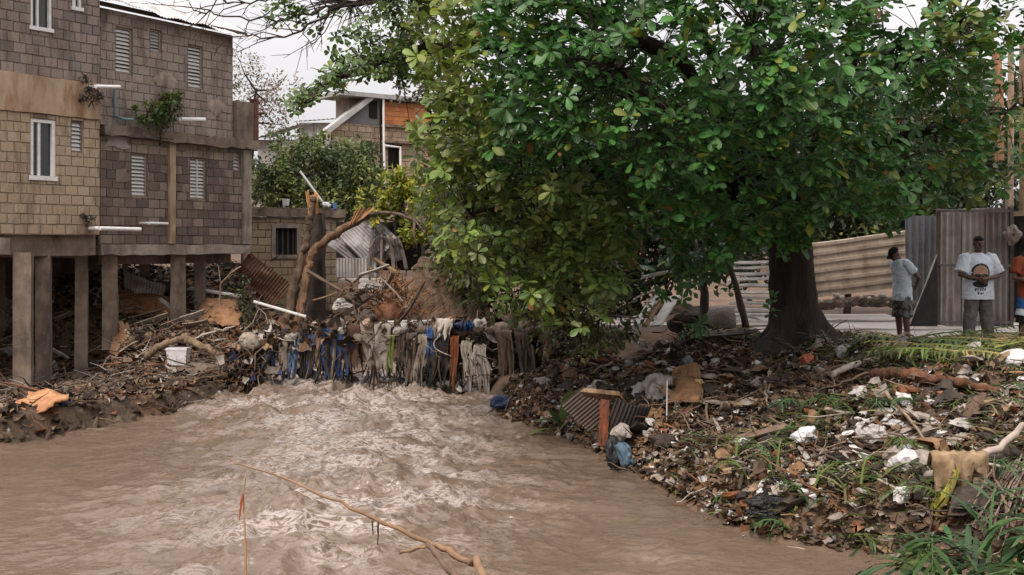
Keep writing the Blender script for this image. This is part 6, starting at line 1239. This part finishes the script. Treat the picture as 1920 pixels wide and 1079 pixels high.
def person(label, loc_, rz, s, fat, arms, head, hem, sleeve, shirt_m, legwear, shoes=True, bend=0.0, sw=1.0, sp=.0):
    o = thing('person', label, 'person', loc_, rz); o.scale = (s,)*3; b = MB(); f = fat; by = lambda z: -bend*max(0, z-1.0)**1.3
    tor = [(.84, .15, .11), (.95, .172, .128), (1.06, .155*f, .12*f), (1.2, .165*f, .125*f), (1.32, .182*f, .125*f), (1.41, .165*f, .1), (1.46, .1, .075), (1.5, .06, .06), (1.55, .057, .058)]
    ring_loft(b, [(0, by(z), z, rx, ry) for z, rx, ry in tor])
    Rm = head_mb(b, head[0], head[1], head[2])
    b.tube([(0, by(1.46), 1.46), (0, (by(1.5)+head[0][1])/2, 1.51), tuple(np.array(head[0]) + Rm @ np.array((0, .012, -.08)))], [.062, .058, .056], 12)
    for q in (-1, 1):
        b.tube([(q*.09, 0, .93), (q*(.095+.2*sp), -.005, .75), (q*(.1+.5*sp), -.012, .53), (q*(.1+.56*sp), -.012, .47), (q*(.103+.7*sp), .012, .34), (q*(.105+.9*sp), .02, .16), (q*(.105+sp), .015, .07)], [.098*f, .085*f, .062, .058, .06, .042, .042], 12)
        b.tube([(q*(.105+sp), .055, .045), (q*(.107+sp), .0, .05), (q*(.112+sp), -.08, .04), (q*(.118+sp), -.15, .03), (q*(.12+sp), -.175, .028)], [.036, .045, .043, .036, .02], 10)
    for A_ in arms:
        sh_, el, wr = [np.array(v) for v in A_[:3]]; b.tube([sh_, sh_*.6+el*.4, el, el*.55+wr*.45, wr], [.062*f, .052*f, .043, .04, .029], 10); hand_mb(b, wr, *A_[3])
    body = later('body', b, M_skin, o, .0075, 2)
    # shirt
    t = MB(); g = 1.13*sw
    ring_loft(t, [(0, 0, hem, .2*f*sw, .158*f), (0, 0, .95, .197*f*sw, .155*f), (0, by(1.06), 1.06, .188*f*sw, .148*f), (0, by(1.2), 1.2, .192*f*sw, .148*f), (0, by(1.32), 1.32, .2*f, .143*f), (0, by(1.41), 1.41, .182*f, .118), (0, by(1.455), 1.455, .125, .092), (0, by(1.485), 1.485, .085, .078)], 24)
    for A_ in arms:
        sh_, el = np.array(A_[0]), np.array(A_[1]); e = sh_ + (el-sh_)*sleeve; t.tube([sh_*(.72, 1, 1) + (0, 0, .012), sh_, sh_*.5+e*.5, e], [.085, .083*f, .08*f*sw, .084*f*sw], 14)
    shirt = later('shirt', t, shirt_m, o, .009, 2)
    # trousers or shorts: (top, bottom, leg radius, material, name)
    for (zt_, zb_, rl, m, nm) in legwear:
        l = MB()
        if zt_ > .86: ring_loft(l, [(0, 0, .8, .175*f, .135*f), (0, 0, .9, .183*f, .14*f), (0, 0, zt_, .172*f, .13*f)], 20)
        for q in (-1, 1):
            zz_ = np.linspace(min(zt_, .88), zb_, 7); l.tube([(q*(.088+.02*(i/6.)+sp*(.9-z)/.83), -.005, z) for i, z in enumerate(zz_)], np.linspace(.104*f if zt_ > .7 else rl, rl, 7), 14)
        later(nm, l, m, o, .009, 2)
    if shoes:
        for q in (-1, 1):
            l = MB(); l.tube([(q*(.105+sp), .07, .045), (q*(.107+sp), .01, .055), (q*(.112+sp), -.08, .048), (q*(.118+sp), -.16, .036), (q*(.12+sp), -.195, .03)], [.045, .052, .05, .043, .025], 10); later('shoe', l, M_black_c, o, .009, 1)
    return o, body, shirt, Rm
def eyes(o, hc, Rm):
    for s in (-1, 1):
        e = MB(); ball(e, (0, 0, 0), (.012, .008, .008), 8); e.v = [v + np.array(hc) + Rm @ np.array((s*.031, -.092, .003)) for v in e.v]; e.build('eye', mat('eye_dark', (.03, .02, .018), (.02, .015, .012), .2, bump=0), o, True)
def hair_cap(o, hc, Rm, m, name='hair', zmin=.01, ext=1.045):
    h = MB(); n = 18; V = []; prof = [(zmin, 1.0), (.05, 1.0), (.085, .86), (.11, .58), (.125, .15)]
    for (z, k) in prof:
        for i in range(n):
            a = 2*math.pi*i/n; fr = math.sin(a); zz_ = z + (.045*max(0, -fr) if z == zmin else 0); V.append(((.077*ext)*k*math.cos(a), .006+(.101*ext)*k*math.sin(a), zz_))
    h.add(V, [(i*n+k, i*n+(k+1) % n, (i+1)*n+(k+1) % n, (i+1)*n+k) for i in range(4) for k in range(n)]+[tuple(range(4*n, 5*n))]); h.v = [v @ Rm.T + np.array(hc) for v in h.v]; return h.build(name, m, o, True)
# man with the cap, seen from his left side, hands behind his back
x1, d1 = PX(1692, 19.25), 19.25; hc1 = (0, -.17, 1.575)
m1, b1_, s1_, R1_ = person('man in profile with black cap, pale tee and camouflage shorts, hands behind his back', (x1, d1, max(gz(x1, d1), 1.22)), math.radians(-72), .955, .97,
    [((-.185, -.04, 1.40), (-.25, .13, 1.16), (-.06, .2, .98), ((.8, .15, -.35), (0, 0, 1), (0, -1, 0), .5)), ((.185, -.04, 1.40), (.25, .15, 1.16), (.07, .215, .96), ((-.8, .1, -.3), (0, 0, 1), (0, 1, 0), .5))],
    (hc1, .75, .12), .75, .62, M_tee_g, [(.9, .46, .115, M_camo, 'shorts')], True, .25)
eyes(m1, hc1, R1_); hair_cap(m1, hc1, R1_, M_black_c, 'cap', .03, 1.09)
br = MB(); Gd = np.array([[(u*.07*math.cos(v*.3), -.09-.075*v*(1-.35*u*u), .052-.02*v-.02*u*u) for v in np.linspace(0, 1, 5)] for u in np.linspace(-1, 1, 9)]); br.slab(Gd, .006); br.v = [v @ R1_.T + np.array(hc1) for v in br.v]; br.build('cap_brim', M_black_c, m1, True)
# man in the printed white tee, arms folded in front
x2, d2_ = PX(1834, 18.75), 18.75; hc2 = (-.01, -.03, 1.64)
m2, b2_, s2_, R2_ = person('man facing us in white tee with a dark face print, forearms crossed, grey trousers', (x2, d2_, max(gz(x2, d2_), 1.3)), math.radians(6), 1.02, 1.22,
    [((-.215, 0, 1.40), (-.335, -.06, 1.13), (-.1, -.245, 1.06), ((.7, -.1, -.35), (0, -.2, 1), (0, 1, 0), .45)), ((.215, 0, 1.40), (.345, -.05, 1.12), (-.0, -.27, 1.075), ((-.9, -.05, -.1), (0, -.2, 1), (0, 1, 0), .4))],
    (hc2, .08, -.12), .735, .86, M_tee_w, [(.9, .08, .088, M_jean, 'trousers')], True, 0, 1.04, .075)
eyes(m2, hc2, R2_); hair_cap(m2, hc2, R2_, M_hair, 'hair', .045, 1.03)
# man cut by the right edge
x3, d3 = PX(1933, 18.4), 18.4; hc3 = (0, -.03, 1.63)
m3, b3_, s3_, R3_ = person('man cut by the right edge in rust orange tee and blue white shorts', (x3, d3, max(gz(x3, d3), 1.3)), math.radians(4), .99, 1.08,
    [((-.205, 0, 1.40), (-.30, -.03, 1.12), (-.1, -.26, 1.08), ((.9, -.2, .15), (0, 0, 1), (0, 1, 0), .5)), ((.205, 0, 1.40), (.30, -.03, 1.12), (.08, -.26, 1.08), ((-.9, -.2, .15), (0, 0, 1), (0, 1, 0), .5))],
    (hc3, .3, .1), .74, .72, M_tee_o, [(.9, .62, .125, M_blue_c, 'shorts'), (.64, .5, .128, M_white_c, 'shorts_band'), (.53, .38, .118, M_black_c, 'under_shorts')], True, 0, 1.0, .05)
eyes(m3, hc3, R3_); hair_cap(m3, hc3, R3_, M_hair_l, 'hair', .0, 1.06)
dg = bpy.context.evaluated_depsgraph_get(); dg.update()
for (o, m) in TMP:
    me = bpy.data.meshes.new_from_object(o.evaluated_get(dg)); o.modifiers.clear(); o.data = me
    while len(me.materials): me.materials.pop()
    if o.name.split('.')[0] in ('shirt', 'trousers', 'shorts'):      # creases in the cloth
        n_ = len(me.vertices); co = np.zeros(n_*3); no = np.zeros(n_*3); me.vertices.foreach_get('co', co); me.vertices.foreach_get('normal', no); co = co.reshape(-1, 3); no = no.reshape(-1, 3)
        k_ = 1 - np.abs(fbm(co[:, 0]*7 + co[:, 2]*3, co[:, 1]*7, co[:, 2]*9 - co[:, 0]*4, 2, 5)); co += no * ((k_ - .75) * .022)[:, None]; me.vertices.foreach_set('co', co.ravel()); me.update()
    me.materials.append(m); me.polygons.foreach_set('use_smooth', np.ones(len(me.polygons), bool))
def bvh(o): me = o.data; return BVHTree.FromPolygons([v.co.copy() for v in me.vertices], [tuple(p.vertices) for p in me.polygons])
def printed(parent, tree, name, m, fn, nu=10, nv=10, off=.004):
    """flat print laid on the cloth: fn(u, v) gives (x, z) on the chest"""
    V, ok = [], []
    for i in range(nu):
        for j in range(nv):
            x, z = fn(i/(nu-1), j/(nv-1)); h = tree.ray_cast(Vector((x, -1.0, z)), Vector((0, 1, 0))); V.append((x, (h[0].y if h[0] else -.15)-off, z))
    b = MB(); b.add(V, [(i*nv+j, (i+1)*nv+j, (i+1)*nv+j+1, i*nv+j+1) for i in range(nu-1) for j in range(nv-1)]); return b.build(name, m, parent, True)
def disc(cx, cz, rx, rz, p=2.0):
    def fn(u, v):
        a, r0 = u*2*math.pi, v; return cx + rx*r0*math.cos(a), cz + rz*r0*math.sin(a)
    return fn
def rect(cx, cz, w_, h_, sl=0):
    return lambda u, v: (cx + (u-.5)*w_ + sl*(v-.5), cz + (v-.5)*h_)
t2 = bvh(s2_); M_ink = mat('print_ink', (.03, .03, .034), (.05, .05, .055), .9, spec=.1); M_pskin = mat('print_skin', (.42, .27, .2), (.34, .2, .15), .9, spec=.1)
printed(m2, t2, 'print_outline', M_ink, disc(-.04, 1.17, .145, .15), 28, 6, .003); printed(m2, t2, 'print_face', M_pskin, disc(-.04, 1.165, .118, .125), 28, 6, .005)
printed(m2, t2, 'print_glasses', M_ink, disc(-.095, 1.12, .05, .03), 20, 4, .007); printed(m2, t2, 'print_glasses', M_ink, disc(.015, 1.12, .05, .03), 20, 4, .007); printed(m2, t2, 'print_glasses', M_ink, rect(-.04, 1.135, .12, .014), 6, 3, .0075)
printed(m2, t2, 'print_beard', M_ink, disc(-.05, .985, .12, .055), 24, 4, .004)
for k, (a, w_, h_, z) in enumerate(((-.13, .022, .045, .9), (-.1, .03, .012, .92), (-.095, .014, .045, .895), (-.055, .03, .012, .918), (-.06, .014, .045, .893), (-.02, .028, .014, .917), (-.02, .028, .012, .888), (-.032, .012, .04, .9), (.015, .02, .04, .905), (-.09, .03, .03, .84), (-.05, .025, .028, .836), (-.02, .02, .02, .842))): printed(m2, t2, 'print_letter', M_ink, rect(a, z, w_, h_, .006), 4, 4, .004)
t3 = bvh(s3_); M_plt = mat('print_light', (.6, .4, .24), (.5, .3, .18), .9, spec=.1)
for k in range(7): printed(m3, t3, 'print_letter', M_plt, rect(-.12+.04*k, 1.25, .022, .06, .008*(k % 3-1)), 4, 4, .004); printed(m3, t3, 'print_letter', M_plt, rect(-.11+.04*k, 1.25+(.02 if k % 2 else -.02), .03, .014), 4, 3, .005)
